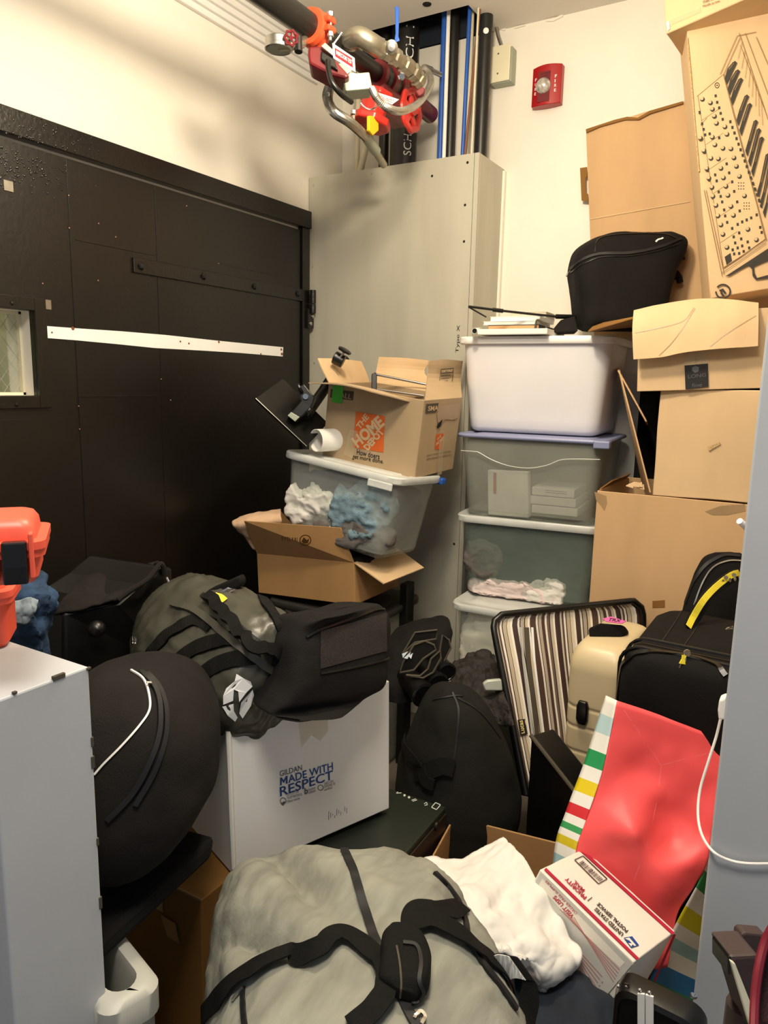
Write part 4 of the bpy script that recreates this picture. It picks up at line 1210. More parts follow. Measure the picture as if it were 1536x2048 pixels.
text_px(c, 'THE', pH, (720, 860), (739, 835), (712, 851), .03, .0016)
text_px(c, 'HOME', pH, (716, 897), (771, 850), (702, 877), .05, .0016)
text_px(c, 'DEPOT', pH, (737, 902), (770, 865), (726, 893), .05, .0016)
c.build('logo_lettering', M['card_l'], sq, world=True)
c = MB()
text_px(c, 'How doers', pH, (713.5, 909), (759, 919), (714, 898), .012)
text_px(c, 'get more done.', pH, (704, 919), (767, 930), (705, 908), .012)
c.build('slogan', M['ink'], t, world=True)
sm = poly_px(MB(), pH, [(662, 778), (708, 783), (706, 801), (660, 795)], .0006).build('size_label', M['dk_print'], t, world=True)
c = MB(); text_px(c, 'SMALL', pH, (664, 792), (703, 799), (665, 782), .02, .0016); c.build('size_lettering', M['card_hd'], sm, world=True)
poly_px(MB(), pH, [(667, 770), (688, 772), (685, 807), (664, 804)], .0024).build('green_tape', M['green_tape'], t, world=True)
sm = poly_px(MB(), pR, [(852, 808), (877, 806), (871, 825), (850, 827)], .0008).build('size_label', M['dk_print'], t, world=True)
c = MB(); text_px(c, 'SMALL', pR, (855, 822), (885, 820), (856, 812), .02, .0014); c.build('size_lettering', M['card_l'], sm, world=True)
sq = poly_px(MB(), pR, [(872, 868), (887, 867), (884, 898), (869, 899)], .0008).build('orange_logo', M['hd_orange'], t, world=True)
c = MB(); text_px(c, 'HOME', pR, (871, 893), (885, 880), (872, 885), .05, .0016); text_px(c, 'THE', pR, (874, 882), (882, 873), (873, 878), .04, .0016); c.build('logo_lettering', M['card_l'], sq, world=True)
c = MB()
for k in range(2): text_px(c, ('QUALITY EXTERIOR RENOVATIONS', 'SUPPLY PACKING THEHOMEDEPOT.COM')[k], pR, (853, 914 + k * 7), (901, 905 + k * 7), (853, 910 + k * 7))
c.build('small_print', M['dk_print'], t, world=True)
poly_px(MB(), pR, [(876, 812), (917, 806), (914, 835), (905, 840), (890, 838), (878, 850), (874, 842), (873, 830)], .0020).build('crumpled_tape', M['tape_b'], t, world=True)
hole = poly_px(MB(), pR, [(884, 838), (876, 846), (872, 853), (874, 858), (880, 852), (882, 846)], .0026).build('torn_hole', M['inside'], t, world=True)
poly_px(MB(), pR, [(878, 880), (888, 870), (883, 948), (874, 950)], .0018).build('clear_tape', M['tape'], t, world=True)
poly_px(MB(), pH, [(700, 860), (716, 862), (706, 918), (688, 908)], .0013).build('clear_tape', M['tape'], t, world=True)
c = MB(); text_px(c, 'Wallpaper', pR, (910, 842), (913, 812), (906, 842)); text_px(c, 'Pt 2', pR, (903, 838), (906, 820), (899, 838)); c.build('handwriting', M['dk_print'], t, world=True)
plf = (P(890, 760, 2.80), (P(925, 722, 2.91) - P(857, 722, 2.71)).cross(P(921, 760, 2.91) - P(857, 722, 2.71)).normalized())
c = MB(); poly_px(c, plf, [(880, 738), (906, 736), (905, 746), (879, 748)], .004)
for a, b in (((879, 748), (874, 786)), ((905, 746), (899, 783)), ((874, 786), (899, 783))): poly_px(c, plf, seg(a, b, 1), .004)
for k in range(6): poly_px(c, plf, seg((881 - k * .8, 752 + k * 5.6), (899 - k * 2.6, 750.5 + k * 5.6), 1.6), .004)
fp = c.build('checklist_print', M['dk_print'], t, world=True)
c = MB(); text_px(c, "DON'T FORGET", plf, (881, 745.5), (904, 743.5), (881, 740), .03, .005); c.build('checklist_title', M['card_l'], fp, world=True)
# tube frame in the moving box
fr = thing('tube_frame', 'chrome tube frame with black ends lying inside the moving box', 'metal frame', hp(.2, .2, .15))
for a, b in (((748, 748), (852, 769)), ((748, 778), (848, 792))):
    MB().tube([P(*a, 2.84), P(*b, 2.80)], .0048, 12).build('tube', M['chrome'], fr, world=True, smooth=True)
MB().prism([P(*p, 2.83) for p in ((743, 748), (752, 744), (754, 752), (753, 800), (742, 800))], _fw * .02).build('end_bracket', M['black_metal'], fr, world=True, bevel=.003)
# stand with plate
pltop = thing('speaker_stand_head', 'black metal plate with clamp and pole leaning beside the moving box', 'stand plate', P(600, 850, 2.70))
pc_ = [P(511, 797, 2.60), P(566, 757, 2.72), P(656, 846, 2.76), P(613, 893, 2.64)]
nn = (pc_[1] - pc_[0]).cross(pc_[2] - pc_[0]).normalized(); nn = nn if nn.dot(CAM - pc_[0]) < 0 else -nn
MB().prism(pc_, nn * .010).build('plate', M['black_metal'], pltop, world=True, bevel=.002)
MB().tube([pc_[0] + nn * -.001, pc_[3] + nn * -.001], .0018, 6).build('lit_plate_edge', M['steel'], pltop, world=True)  # pale steel line stands in for light catching the plate edge
MB().tube([P(612, 830, 2.68), P(645, 784, 2.84), P(690, 716, 2.90)], .0205, 18).build('pole', M['black_metal'], pltop, world=True, smooth=True)
cl_ = MB().prism([P(*p, 2.63) for p in ((594, 775), (608, 768), (630, 795), (622, 815), (605, 832), (590, 843), (575, 832), (588, 818), (602, 802))], _fw * .05).build('clamp', M['black_metal'], pltop, world=True, bevel=.004)
MB().lathe([(.010, -.003), (.010, .004), (.0065, .004), (.0065, -.002)], P(611, 793, 2.625), CAM - P(611, 793, 2.625), 18).build('ring_bolt', M['chrome'], cl_, world=True, smooth=True)
for x, y in ((599, 776), (618, 823)):
    o_ = P(x, y, 2.62)
    c = MB().lathe([(.018, -.006), (.020, 0), (.018, .006), (0, .007)], o_, _rt * .8 + _up * (.5 if y < 800 else -.5), 10); c.build('clamp_knob', M['black_metal'], cl_, world=True, bevel=.002)
MB().prism([P(*p, 2.615) for p in ((582, 824), (599, 834), (590, 843), (575, 831))], _fw * .01).build('foot_tab', M['greybox'], cl_, world=True, bevel=.001)
cc_ = MB().tube([P(668, 714, 2.72), P(687, 724, 2.72)], .024, 16).build('pole_collar', M['black_metal'], pltop, world=True, smooth=True, bevel=.003)
MB().tube([P(680, 715, 2.70), P(690, 702, 2.69)], .004, 8).build('screw_stem', M['steel'], cc_, world=True)
kc = P(689, 702, 2.69); kax = (_rt * .45 + _up * .75 - _fw * .3).normalized()
c = MB(); R_ = []
for r_, h in ((.012, -.004), (.024, -.003), (.025, .004), (.018, .008)):
    u_ = kax.orthogonal().normalized(); v_ = kax.cross(u_)
    R_.append([kc + kax * h + (u_ * math.cos(2 * math.pi * k / 42) + v_ * math.sin(2 * math.pi * k / 42)) * r_ * (1 + .08 * math.cos(7 * 2 * math.pi * k / 42)) for k in range(42)])
c.rings(R_).build('star_knob', M['black_metal'], cc_, world=True, smooth=True)
# paper roll
ax = V((.30, .95, .0)).normalized()
pr0 = P(632, 881, 2.665)
c = MB(); R_ = []
u_ = ax.cross(V((0, 0, 1))).normalized(); v_ = V((0, 0, 1))
for r0, dd in ((.040, 0), (.040, .24)):
    R_.append([pr0 + ax * dd + (u_ * math.cos(2 * math.pi * k / 36) * r0 + v_ * math.sin(2 * math.pi * k / 36) * r0) for k in range(36)])
o = c.rings(R_, cap=False).build('paper_roll', M['paper'], smooth=True, solid=.003)
tag(o, 'white roll of paper with dark hollow beside the moving box', 'paper roll')
c = MB(); c.rings([[pr0 + ax * .06 + (u_ * math.cos(2 * math.pi * k / 24) + v_ * math.sin(2 * math.pi * k / 24)) * .037 for k in range(24)], [pr0 + ax * .22 + (u_ * math.cos(2 * math.pi * k / 24) + v_ * math.sin(2 * math.pi * k / 24)) * .037 for k in range(24)]]).build('roll_core', M['inside'], o)
MA = FR((-1.75, 2.122, .944), -1.8, -3.7, 7.1)
t = thing('clothes_bin', 'tilted clear bin of jeans and shirts under the moving box', 'storage bin', MA)
tub(t, .522, .33, .299, .05, M['clear'], M['lid_clear'], .045)
MB().box((.46, .30, .27), (.53, .335, .295)).build('blue_latch', M['blue'], t, bevel=.006)
MB().box((.40, -.004, .255), (.50, .004, .280)).build('front_latch', M['lid_clear'], t, bevel=.003)
def inA(x, y, z): return MA @ V((x, y, z))
cA = (MA, (.03, .03, .012), (.485, .30, .25))
lump('dark_jumper', 'slate dark clothes at the back of the tilted clear bin', 'clothes', M['navy_cloth'], inA(.25, .16, .14), (.24, .14, .11), 2, .03, 9, clip=(MA, (.05, .05, .012), (.47, .30, .24)))
lump('taupe_jumper', 'taupe jumper folded along the bottom of the tilted clear bin', 'clothes', M['grey_cloth'], inA(.30, .08, .06), (.17, .05, .055), 7, .018, 13, clip=cA)
lump('white_shirt', 'crumpled white shirt at the left inside the tilted clear bin', 'shirt', M['shirt'], inA(.13, .055, .11), (.10, .025, .05), 4, .022, 15, Mx=MA @ Matrix.Translation((.12, .058, .115)) @ Matrix.Rotation(rad(-12), 4, 'Y'), clip=(MA, (.034, .028, .012), (.485, .30, .25)))
lump('folded_jeans', 'light blue jeans bunched at the right inside the tilted clear bin', 'jeans', M['denim_l'], inA(.36, .06, .15), (.115, .03, .075), 9, .022, 14, Mx=MA @ Matrix.Translation((.355, .062, .15)) @ Matrix.Rotation(rad(-18), 4, 'Y'), clip=(MA, (.034, .026, .012), (.475, .30, .25)))
MB().tube([inA(.255, .028, .17), inA(.29, .026, .175), inA(.32, .026, .165)], .004, 6).tube(catmull([inA(.245, .028, .09), inA(.26, .026, .11), inA(.262, .026, .08), inA(.25, .028, .065)], 14), .003, 6).build('drawstring', M['white_ink'], bpy.data.objects['dark_jumper'])
M18 = FR((-1.831, 2.144, .672), 1, -.9, -3.3)
t = thing('open_carton', 'open shallow brown carton under the tilted clear bin', 'cardboard box', M18)
crate(t, .447, .33, .158, M['card_b'])
def h18(x, y, z): return M18 @ V((x, y, z))
c = MB(); quad(c, h18(0, 0, .158), h18(.447, 0, .158), P(681, 1056, 2.62), P(488, 1042, 2.75), .004); ff = c.build('front_flap', M['card_b'], t, world=True)
c = MB(); quad(c, h18(.447, .005, .158), h18(.447, .325, .158), P(848, 1135, 2.80), P(768, 1167, 2.54), .004); c.build('right_flap', M['card_l'], t, world=True)
c = MB(); quad(c, h18(0, .02, .158), h18(0, .325, .158), P(560, 1020, 3.06), P(492, 1040, 2.82), .004); c.build('left_flap', M['card_b'], t, world=True)
plf = (P(488, 1042, 2.75), (h18(.447, 0, .158) - h18(0, 0, .158)).cross(P(488, 1042, 2.75) - h18(0, 0, .158)).normalized())
c = MB(); text_px(c, '18 x 12 x 6', plf, (595, 1075), (563, 1073), (595, 1083), .02)
for i in range(18):
    a0, a1 = 2 * math.pi * i / 18, 2 * math.pi * (i + 1) / 18
    poly_px(c, plf, [(611 + 12 * math.cos(a0), 1080 + 11 * math.sin(a0)), (611 + 12 * math.cos(a1), 1080 + 11 * math.sin(a1)), (611 + 10 * math.cos(a1), 1080 + 9 * math.sin(a1)), (611 + 10 * math.cos(a0), 1080 + 9 * math.sin(a0))], .001)
poly_px(c, plf, [(603, 1083), (608, 1074), (614, 1080), (619, 1076), (616, 1086), (608, 1087)], .001)
c.build('printed_stamp', M['card_d'], ff, world=True)
G = sheet([[P(562, 1022, 2.86), P(520, 1026, 2.86), P(480, 1036, 2.86)], [P(562, 1032, 2.80), P(510, 1036, 2.80), P(466, 1046, 2.82)], [P(560, 1046, 2.80), P(505, 1050, 2.78), P(468, 1052, 2.80)], [P(520, 1062, 2.84), P(500, 1080, 2.84), P(486, 1066, 2.84)], [P(530, 1090, 2.86), P(510, 1098, 2.86), P(498, 1080, 2.88)]], 30, 24)
o = MB().grid(G).rough(.004, 18, 3, octs=3, ridge=True).build('beige_cloth', M['beige_cloth'], smooth=True, solid=.006)
tag(o, 'beige cloth spilling over the left side of the shallow carton', 'cloth')
lump('black_pouch', 'black pouch squeezed between the clear bin and carton flap', 'pouch', M['blk_fab'], h18(.40, .08, .165), (.07, .05, .012), 4, .006, 14)
lump('packed_linen', 'pale linen filling the shallow brown carton', 'linen', M['beige_cloth'], h18(.21, .165, .08), (.20, .15, .075), 6, .012, 10, clip=(M18, (.01, .01, .006), (.437, .32, .15)))
# tote beneath
MQ = FR((-1.79, 2.13, 0), 0)
t = thing('grey_tote', 'dark grey see through tote beneath the shallow open carton', 'storage bin', MQ)
tub(t, .49, .40, .655, .03, M['smoke'], M['dark_tote'], .05)
MB().rings([rrect(.16, .30, -.012, .01, .005, .59), rrect(.16, .30, -.014, .01, .005, .625)]).build('grip', M['dark_tote'], t)
lump('purple_cloth', 'dark purple cloth inside the grey tote', 'cloth', M['purple'], MQ @ V((.245, .2, .3)), (.21, .16, .28), 3, .02, 8, clip=(MQ, (.04, .04, .012), (.45, .36, .56)))
o = MB().box((onY(798, 1230, 2.36).x, 2.36, 0), (onY(813, 1230, 2.36).x, 2.42, onY(805, 1168, 2.36).z)).build('black_board', M['black_metal'], bevel=.004)
tag(o, 'narrow black board standing against the grey chase cover', 'board')

o = MB().box((0, 0, 0), (.46, .16, 1.60)).build('gap_dark_block', M['blk_fab'], smooth=True, bevel=.02)  # dark block added so the gap behind the cartons reads as shade
o.location = (-.60, 2.885, 0)
tag(o, 'dark upright block added to darken the gap behind the tan cartons and the white tote', 'case')
# ================================================================== middle pile: white box and bags
MG = FR((-1.012, 1.093, .412), 68.3, -1.2, -.6)
gil = thing('white_carton', 'white shirt carton with blue lettering holding the grey duffel', 'cardboard box', MG)
crate(gil, .437, .40, .347, M['card_w'], .005)
pG = plane(MG, (0, -.0003, 0), (0, -1, 0))
c = MB()
text_px(c, 'ADE WITH', pG, (577, 1566), (666, 1539), (576, 1550.5), .012)
def mb_(x, up): return (x, 1571 - .302 * (x - 560) - up)
for q in ([mb_(560, 0), mb_(563.2, 0), mb_(563.2, 15.5), mb_(560, 15.5)], [mb_(571.6, 0), mb_(574.8, 0), mb_(574.8, 15.5), mb_(571.6, 15.5)], [mb_(563.2, 15.5), mb_(567.4, 8), mb_(567.4, 2.5), mb_(562.4, 11.5)], [mb_(571.6, 15.5), mb_(567.4, 8), mb_(567.4, 2.5), mb_(572.4, 11.5)]): poly_px(c, pG, q, .0008)
text_px(c, 'RESPECT', pG, (560, 1593), (666, 1558), (559, 1574), .012)
c.build('blue_lettering', M['navy_ink'], gil, world=True)
c = MB()
text_px(c, 'GILDAN', pG, (559.5, 1553), (604, 1540), (559, 1542), .004)
for k, (s, x0, y0, x1, y1) in enumerate((('U.S. COTTON', 574, 1592, 597, 1585), ('TRUST PROTOCOL', 574, 1599, 605, 1590), ('Official member', 574, 1606, 600, 1598), ('better', 617, 1582, 631, 1577), ('cotton', 617, 1588, 631, 1583), ('OEKO-TEX', 648, 1570, 667, 1564), ('STANDARD 100', 648, 1576, 670, 1569), ('certified', 648, 1582, 664, 1577))):
    text_px(c, s, pG, (x0, y0), (x1, y1), (x0 - .5, y0 - 5), .0)
text_px(c, 'b', pG, (609, 1589), (616, 1587), (608.5, 1576), .03)
for cx_, cy_, r_ in ((566, 1601, 6.5), (641, 1575, 6)):
    for i in range(16):
        a0, a1 = 2 * math.pi * i / 16, 2 * math.pi * (i + 1) / 16
        poly_px(c, pG, [(cx_ + r_ * math.cos(a0), cy_ + r_ * math.sin(a0)), (cx_ + r_ * math.cos(a1), cy_ + r_ * math.sin(a1)), (cx_ + (r_ - 1.3) * math.cos(a1), cy_ + (r_ - 1.3) * math.sin(a1)), (cx_ + (r_ - 1.3) * math.cos(a0), cy_ + (r_ - 1.3) * math.sin(a0))], .0008)
poly_px(c, pG, [(561, 1607), (568, 1602), (572, 1604), (566, 1611)], .0009)
for k in range(10): poly_px(c, pG, seg((657 + k * 4, 1640 - k * 1.5 - (k % 3) * 3), (657.5 + k * 4, 1622 - k * 1.2 + (k % 4) * 4), .8), .0008)
c.build('grey_lettering', M['grey_ink'], gil, world=True)
tp = poly_px(MB(), pG, [(596, 1436), (655, 1428), (656, 1462), (640, 1482), (622, 1470), (602, 1496)], .001).build('tape_strip', M['tape'], gil, world=True)
c = MB(); c.tube([MG @ V((0, 0, z)) for z in (.02, .15, .25, .345)], .006, 8); c.rough(.002, 30); c.build('scuffed_edge', M['paper'], gil, world=True)
# brown carton under it, pc beside
MBr = FR((-1.50, 1.003, 0), 0)
t = thing('brown_carton', 'brown taped carton under the white carton', 'cardboard box', MBr)
solid_carton(t, .476, .45, .406, M['card_d'], .002, 3)
MB().box((.30, .0, .404), (.478, .0015, .409)).box((.30, -.002, .33), (.36, .0, .406)).build('tape_strip', M['tape_b'], t)
poly_px(MB(), (V((0, 1.0005, 0)), V((0, -1, 0))), [(322, 1828), (352, 1846), (360, 1886), (336, 1872)], .002).build('dark_print', M['card_b'], t, world=True)
MPc = FR((-.995, 1.16, 0), 1.0)
pc = thing('computer_tower', 'dark green black computer tower with ports lying under the white carton corner', 'computer', MPc)
MB().box((0, 0, 0), (.262, .445, .400)).build('case', M['pc'], pc, bevel=.004)
MB().box((.2625, .01, .01), (.266, .44, .385)).build('side_panel', M['pc_front'], pc, bevel=.002)
pP = (V((0, 0, .4005)), V((0, 0, 1)))
c = MB()
for a, b in (((863, 1615), (871, 1605.5)), ((871, 1605.5), (881, 1610)), ((881, 1610), (873, 1619.5)), ((873, 1619.5), (863, 1615))): poly_px(c, pP, seg(a, b, 1.6), .0006)
for a, b in (((848, 1608), (853, 1605)), ((853, 1605), (855, 1610)), ((855, 1610), (849, 1611)), ((823, 1601), (832, 1598)), ((825, 1603), (834, 1600)), ((792, 1587), (803, 1586)), ((792, 1587), (796, 1584))): poly_px(c, pP, seg(a, b, 1.4), .0006)
for x, y in ((809, 1591), (818, 1595)): poly_px(c, pP, disc(x, y, 2.4), .0006)
c.build('port_marks', M['led'], pc, world=True)
MB().lathe([(.012, 0), (.012, .006), (.006, .008), (0, .008)], onX(872, 1652, -.729), (1, 0, 0), 14).build('thumb_screw', M['black_metal'], pc, world=True, smooth=True)

# grey coated duffel on the white carton --------------------------------
A_, B_ = P(362, 1270, 1.84), P(536, 1376, 1.62)
axd = (B_ - A_).normalized()
vd = ((CAM - (A_ + B_) / 2) - axd * (CAM - (A_ + B_) / 2).dot(axd)).normalized()
ud = axd.cross(vd).normalized()
if ud.dot(_up) < 0: ud = -ud
def gs(t, r, e=2.4, s=.9, off=0): return (A_.lerp(B_, t) + ud * (r * .10), ud * r * 1.10, vd * r * s, e)
L_ = (B_ - A_).length
gb_ = loft([gs(-.22, .03), gs(-.19, .085), gs(-.10, .112), gs(.1, .128), gs(.4, .132), gs(.7, .130), gs(.93, .120), gs(1.02, .095), gs(1.04, .03)], 70, 90)
gb_.rough(.008, 7, 2, (1, 1, 1), 3, True)
gb_.rough(.004, 26, 5, (1, 1, 1), 2, True)
bvG = gb_.bvh()
dg_ = thing('grey_duffel_bag', 'shiny dark grey duffel with black straps and white leaf emblem', 'duffel bag', A_.lerp(B_, .5) - V((0, 0, .15)))
gb_.build('body', M['leaf_grey'], dg_, smooth=True, world=True, ang=60)
for k, pth in enumerate(([(272, 1378), (290, 1330), (330, 1275), (390, 1240), (425, 1252)], [(318, 1400), (335, 1348), (385, 1300), (445, 1280), (478, 1278)], [(372, 1425), (385, 1375), (425, 1335), (470, 1318), (520, 1312)])):
    ribbon(MB(), bvG, pth, .034, .0015, .004).build('webbing_strap', M['web'], dg_, world=True)
for pth in ([(540, 1170), (560, 1195), (585, 1240)], [(500, 1165), (530, 1205), (560, 1250), (575, 1270)]):
    ribbon(MB(), bvG, pth, .026, .002, .004).build('webbing_strap', M['web'], dg_, world=True)
c = ribbon(MB(), bvG, [(345, 1208), (390, 1222), (430, 1250), (475, 1290), (520, 1325), (552, 1352), (566, 1372)], .016, .001, .008); c.build('zip_cover', M['leaf_grey'], dg_, world=True, smooth=True)
c = ribbon(MB(), bvG, [(405, 1190), (440, 1215), (480, 1255), (530, 1295), (580, 1330)], .012, .001, .004); c.build('zipper', M['zip'], dg_, world=True)
c = ribbon(MB(), bvG, [(418, 1196), (450, 1232), (475, 1262), (500, 1300), (540, 1300), (560, 1316)], .026, .006, .012, up=.02); c.build('carry_handle', M['web'], dg_, world=True, smooth=True)
c = MB()
decal(c, bvG, [(473, 1348), (486, 1356), (500, 1362), (504, 1372), (492, 1384), (478, 1402), (476, 1382), (468, 1378), (466, 1400), (448, 1408), (447, 1392), (454, 1376), (470, 1362)], .003)
decal(c, bvG, [(446, 1412), (466, 1406), (466, 1420), (474, 1434), (470, 1442), (456, 1430)], .003)
decal(c, bvG, [(481, 1404), (504, 1378), (506, 1390), (501, 1410), (490, 1426), (484, 1436), (478, 1425)], .003)
c.build('leaf_emblem', M['white_ink'], dg_, world=True)
tl = P(498, 1180, 1.78); u1 = _rt
c = MB().prism([P(*p, 1.72) for p in ((385, 1196), (430, 1172), (478, 1152), (484, 1164), (480, 1176), (430, 1190), (390, 1206))], _fw * .06).rough(.003, 20).build('end_flap', M['web'], dg_, world=True, bevel=.006)
c = MB(); c.tube([P(443, 1184, 1.70), P(456, 1176, 1.70), P(470, 1178, 1.70), P(458, 1186, 1.70), P(443, 1184, 1.70)], .0025, 6)
c.build('buckle', M['chrome'], dg_, world=True)
ribbon(MB(), bvG, [(428, 1192), (440, 1196), (450, 1204)], .018, .003, .001).build('yellow_patch', M['yel_fab'], dg_, world=True)
ribbon(MB(), bvG, [(266, 1268), (268, 1290)], .006, .002, .002).build('buckle', M['chrome'], dg_, world=True)

# black backpack flap over the white carton front -------------------------
fb = thing('black_backpack', 'black backpack with open meshed flap hanging over the white carton', 'backpack', MG @ V((.25, .1, .35)))
def fs_row(xl, xr, y, yr2_, dl, dr, dep, e=5):
    a, b = P(xl, y, dl), P(xr, yr2_, dr)
    n = (b - a).cross(V((0, 0, 1))).normalized(); n = n if n.dot(_fw) > 0 else -n
    return ((a + b) / 2 + n * dep, (b - a) / 2, n * dep, e)
fbm = loft([fs_row(600, 690, 1444, 1436, 1.50, 1.58, .015), fs_row(548, 742, 1436, 1400, 1.49, 1.68, .04), fs_row(570, 785, 1415, 1372, 1.49, 1.72, .07), fs_row(596, 796, 1370, 1315, 1.51, 1.74, .085), fs_row(600, 799, 1310, 1265, 1.53, 1.76, .085), fs_row(608, 792, 1272, 1236, 1.55, 1.77, .075), fs_row(630, 776, 1250, 1218, 1.56, 1.77, .055), fs_row(660, 762, 1237, 1212, 1.58, 1.77, .02)], 60, 80)
fbm.rough(.006, 8, 7)
bvFb = fbm.bvh()
fbm.build('flap', M['blk_fab'], fb, smooth=True, world=True, ang=60)
c = MB()
Gm = [[None] * 16 for _ in range(12)]
for i in range(12):
    for j in range(16):
        u, v_ = j / 15, i / 11
        x = (640 + 20 * v_ * 0) * (1 - u) + 772 * u; yt = 1262 * (1 - u) + 1226 * u; yb_ = 1338 * (1 - u) + 1302 * u
        h = proj(bvFb, x, yt + (yb_ - yt) * v_)
        Gm[i][j] = h[0] + h[1] * .0025 if h else P(x, yt + (yb_ - yt) * v_, 1.6)
MB().grid(Gm).build('mesh_panel', mat('mesh_panel', '241c18', .95, var=.4, vs=260, bump=.6, bs=500), fb, world=True)
c = MB(); ribbon(c, bvFb, [(640, 1347), (700, 1336), (760, 1322), (790, 1308)], .004, .001, .003); ribbon(c, bvFb, [(612, 1275), (640, 1258), (700, 1237), (760, 1219), (783, 1232), (796, 1262)], .005, .001, .003)
c.build('piping', M['blk_gloss'], fb, world=True)
lump('bag_pack_body', 'x', 'bag', M['blk_fab2'], MG @ V((.20, .22, .34)), (.17, .15, .10), 4, .02, 9)
o = bpy.data.objects['bag_pack_body']; o.name = 'main_compartment'
for k in ('label', 'category'): del o[k]
o.data.transform(root_inv(fb)); o.parent = fb

# ================================================================== left: cases, jeans, drum bag
rc = thing('road_case', 'black vinyl case with metal ball corners against the black door', 'equipment case', P(240, 1280, 1.95))
fr_ = [P(*p, d) for p, d in (((128, 1225), 1.72), ((236, 1205), 1.80), ((285, 1170), 1.86), ((325, 1133), 1.90), ((345, 1135), 1.93), ((350, 1340), 1.93), ((128, 1360), 1.72))]
n_ = V((-.85, -.1, 0)) * .30
MB().prism(fr_, n_).build('shell', M['blk_gloss'], rc, world=True, bevel=.008)
for p, d, r_ in (((193, 1258), 1.745, .021), ((345, 1192), 1.905, .016)):
    MB().lathe([(r_, 0), (r_ * .92, r_ * .4), (r_ * .6, r_ * .8), (0, r_)], P(*p, d), (CAM - P(*p, d)) + V((.6, 0, 0)), 20).build('ball_corner', M['black_metal'], rc, world=True, smooth=True)
for p in ((273, 1206), (306, 1191)): MB().lathe([(.004, 0), (.002, .003), (0, .0032)], P(*p, 1.86), CAM - P(*p, 1.86), 8).build('rivet', M['steel'], rc, world=True)
G = sheet([[P(113, 1240, 1.72), P(170, 1222, 1.74), P(232, 1206, 1.79)], [P(128, 1205, 1.80), P(180, 1192, 1.82), P(240, 1188, 1.86), P(300, 1160, 1.89)], [P(165, 1165, 1.92), P(205, 1152, 1.95), P(250, 1160, 1.98), P(310, 1140, 1.98)], [P(200, 1143, 2.05), P(240, 1146, 2.06), P(290, 1148, 2.08), P(322, 1128, 2.05)]], 30, 36)
MB().grid(G).rough(.010, 9, 4, octs=3, ridge=True).build('fabric_top', M['blk_fab2'], rc, world=True, smooth=True, solid=.006)
MB().tube(catmull([P(236, 1200, 1.78), P(262, 1180, 1.80), P(296, 1158, 1.84), P(318, 1130, 1.88), P(326, 1132, 1.89), P(330, 1150, 1.90)], 30), .007, 8).build('top_binding', M['blk_fab2'], rc, world=True, smooth=True)
MB().tube([P(333, 1155, 1.88), P(341, 1172, 1.88)], .003, 6).build('zipper_pull', M['chrome'], rc, world=True)
# pedestal under the case keeps it off the floor
o = MB().box((-2.0, 1.42, 0), (-1.53, 2.05, .44)).build('foot_locker', M['black_metal'], bevel=.01); tag(o, 'dark low trunk under the black equipment case', 'trunk')
G = sheet([[P(0, 1150, 1.70), P(50, 1140, 1.70), P(90, 1145, 1.70), P(110, 1165, 1.72)], [P(-5, 1190, 1.60), P(50, 1175, 1.60), P(100, 1178, 1.62), P(128, 1195, 1.66)], [P(0, 1235, 1.58), P(55, 1225, 1.57), P(90, 1225, 1.60), P(122, 1228, 1.64)], [P(5, 1275, 1.60), P(50, 1280, 1.60), P(90, 1290, 1.62), P(112, 1270, 1.68)], [P(8, 1330, 1.64), P(50, 1340, 1.66), P(90, 1345, 1.66), P(105, 1320, 1.70)]], 40, 36)
o = MB().grid(G).rough(.016, 10, 8, octs=4, ridge=True).build('blue_jeans', M['denim'], smooth=True, solid=.01); tag(o, 'crumpled dark blue jeans behind the orange cases', 'jeans')
G = sheet([[P(16, 1205, 1.56), P(40, 1198, 1.555), P(62, 1192, 1.56), P(78, 1200, 1.57)], [P(20, 1225, 1.55), P(45, 1222, 1.548), P(66, 1218, 1.55), P(74, 1222, 1.56)], [P(28, 1248, 1.56), P(46, 1250, 1.555), P(60, 1246, 1.56), P(70, 1236, 1.565)]], 20, 24)
MB().grid(G).rough(.006, 22, 4, octs=3, ridge=True).build('inside_leg', M['denim_in'], o, smooth=True, solid=.004)
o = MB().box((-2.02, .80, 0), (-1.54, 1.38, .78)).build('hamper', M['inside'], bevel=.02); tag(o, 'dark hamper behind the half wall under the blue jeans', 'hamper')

db = thing('drum_bag', 'round black padded bag with white piping behind the half wall', 'round bag', P(260, 1680, 1.35))
def ds(xl, xr, y, dep, e=2.3, d=1.36): 
    a, b = P(xl, y, d), P(xr, y, d); return ((a + b) / 2 + Dp * dep * .4, (b - a) / 2, Dp * dep, e)
dm = loft([ds(236, 290, 1346, .03), ds(185, 318, 1354, .09), ds(120, 362, 1390, .15), ds(95, 394, 1438, .18), ds(85, 412, 1490, .19), ds(85, 412, 1560, .19), ds(92, 405, 1625, .18), ds(105, 372, 1685, .15), ds(140, 318, 1738, .09), ds(190, 260, 1758, .03)], 70, 90)
dm.rough(.007, 6, 3)
bvD = dm.bvh()
dm.build('body', M['blk_fab2'], db, smooth=True, world=True, ang=70)
c = ribbon(MB(), bvD, [(262, 1342), (285, 1358), (296, 1385), (298, 1420), (278, 1452), (245, 1490), (210, 1525), (190, 1548)], .0035, .001, .003); c.build('white_piping', M['white'], db, world=True)
for pth in ([(282, 1345), (306, 1372), (318, 1410), (316, 1470), (296, 1530), (262, 1590), (215, 1640)], [(294, 1348), (318, 1378), (330, 1420), (328, 1478), (306, 1545), (270, 1610)]):
    ribbon(MB(), bvD, pth, .009, .0008, .005).build('zipper_track', M['zip'], db, world=True)
ribbon(MB(), bvD, [(290, 1372), (299, 1372.5)], .004, .008, .003).build('zipper_pull', M['chrome'], db, world=True)
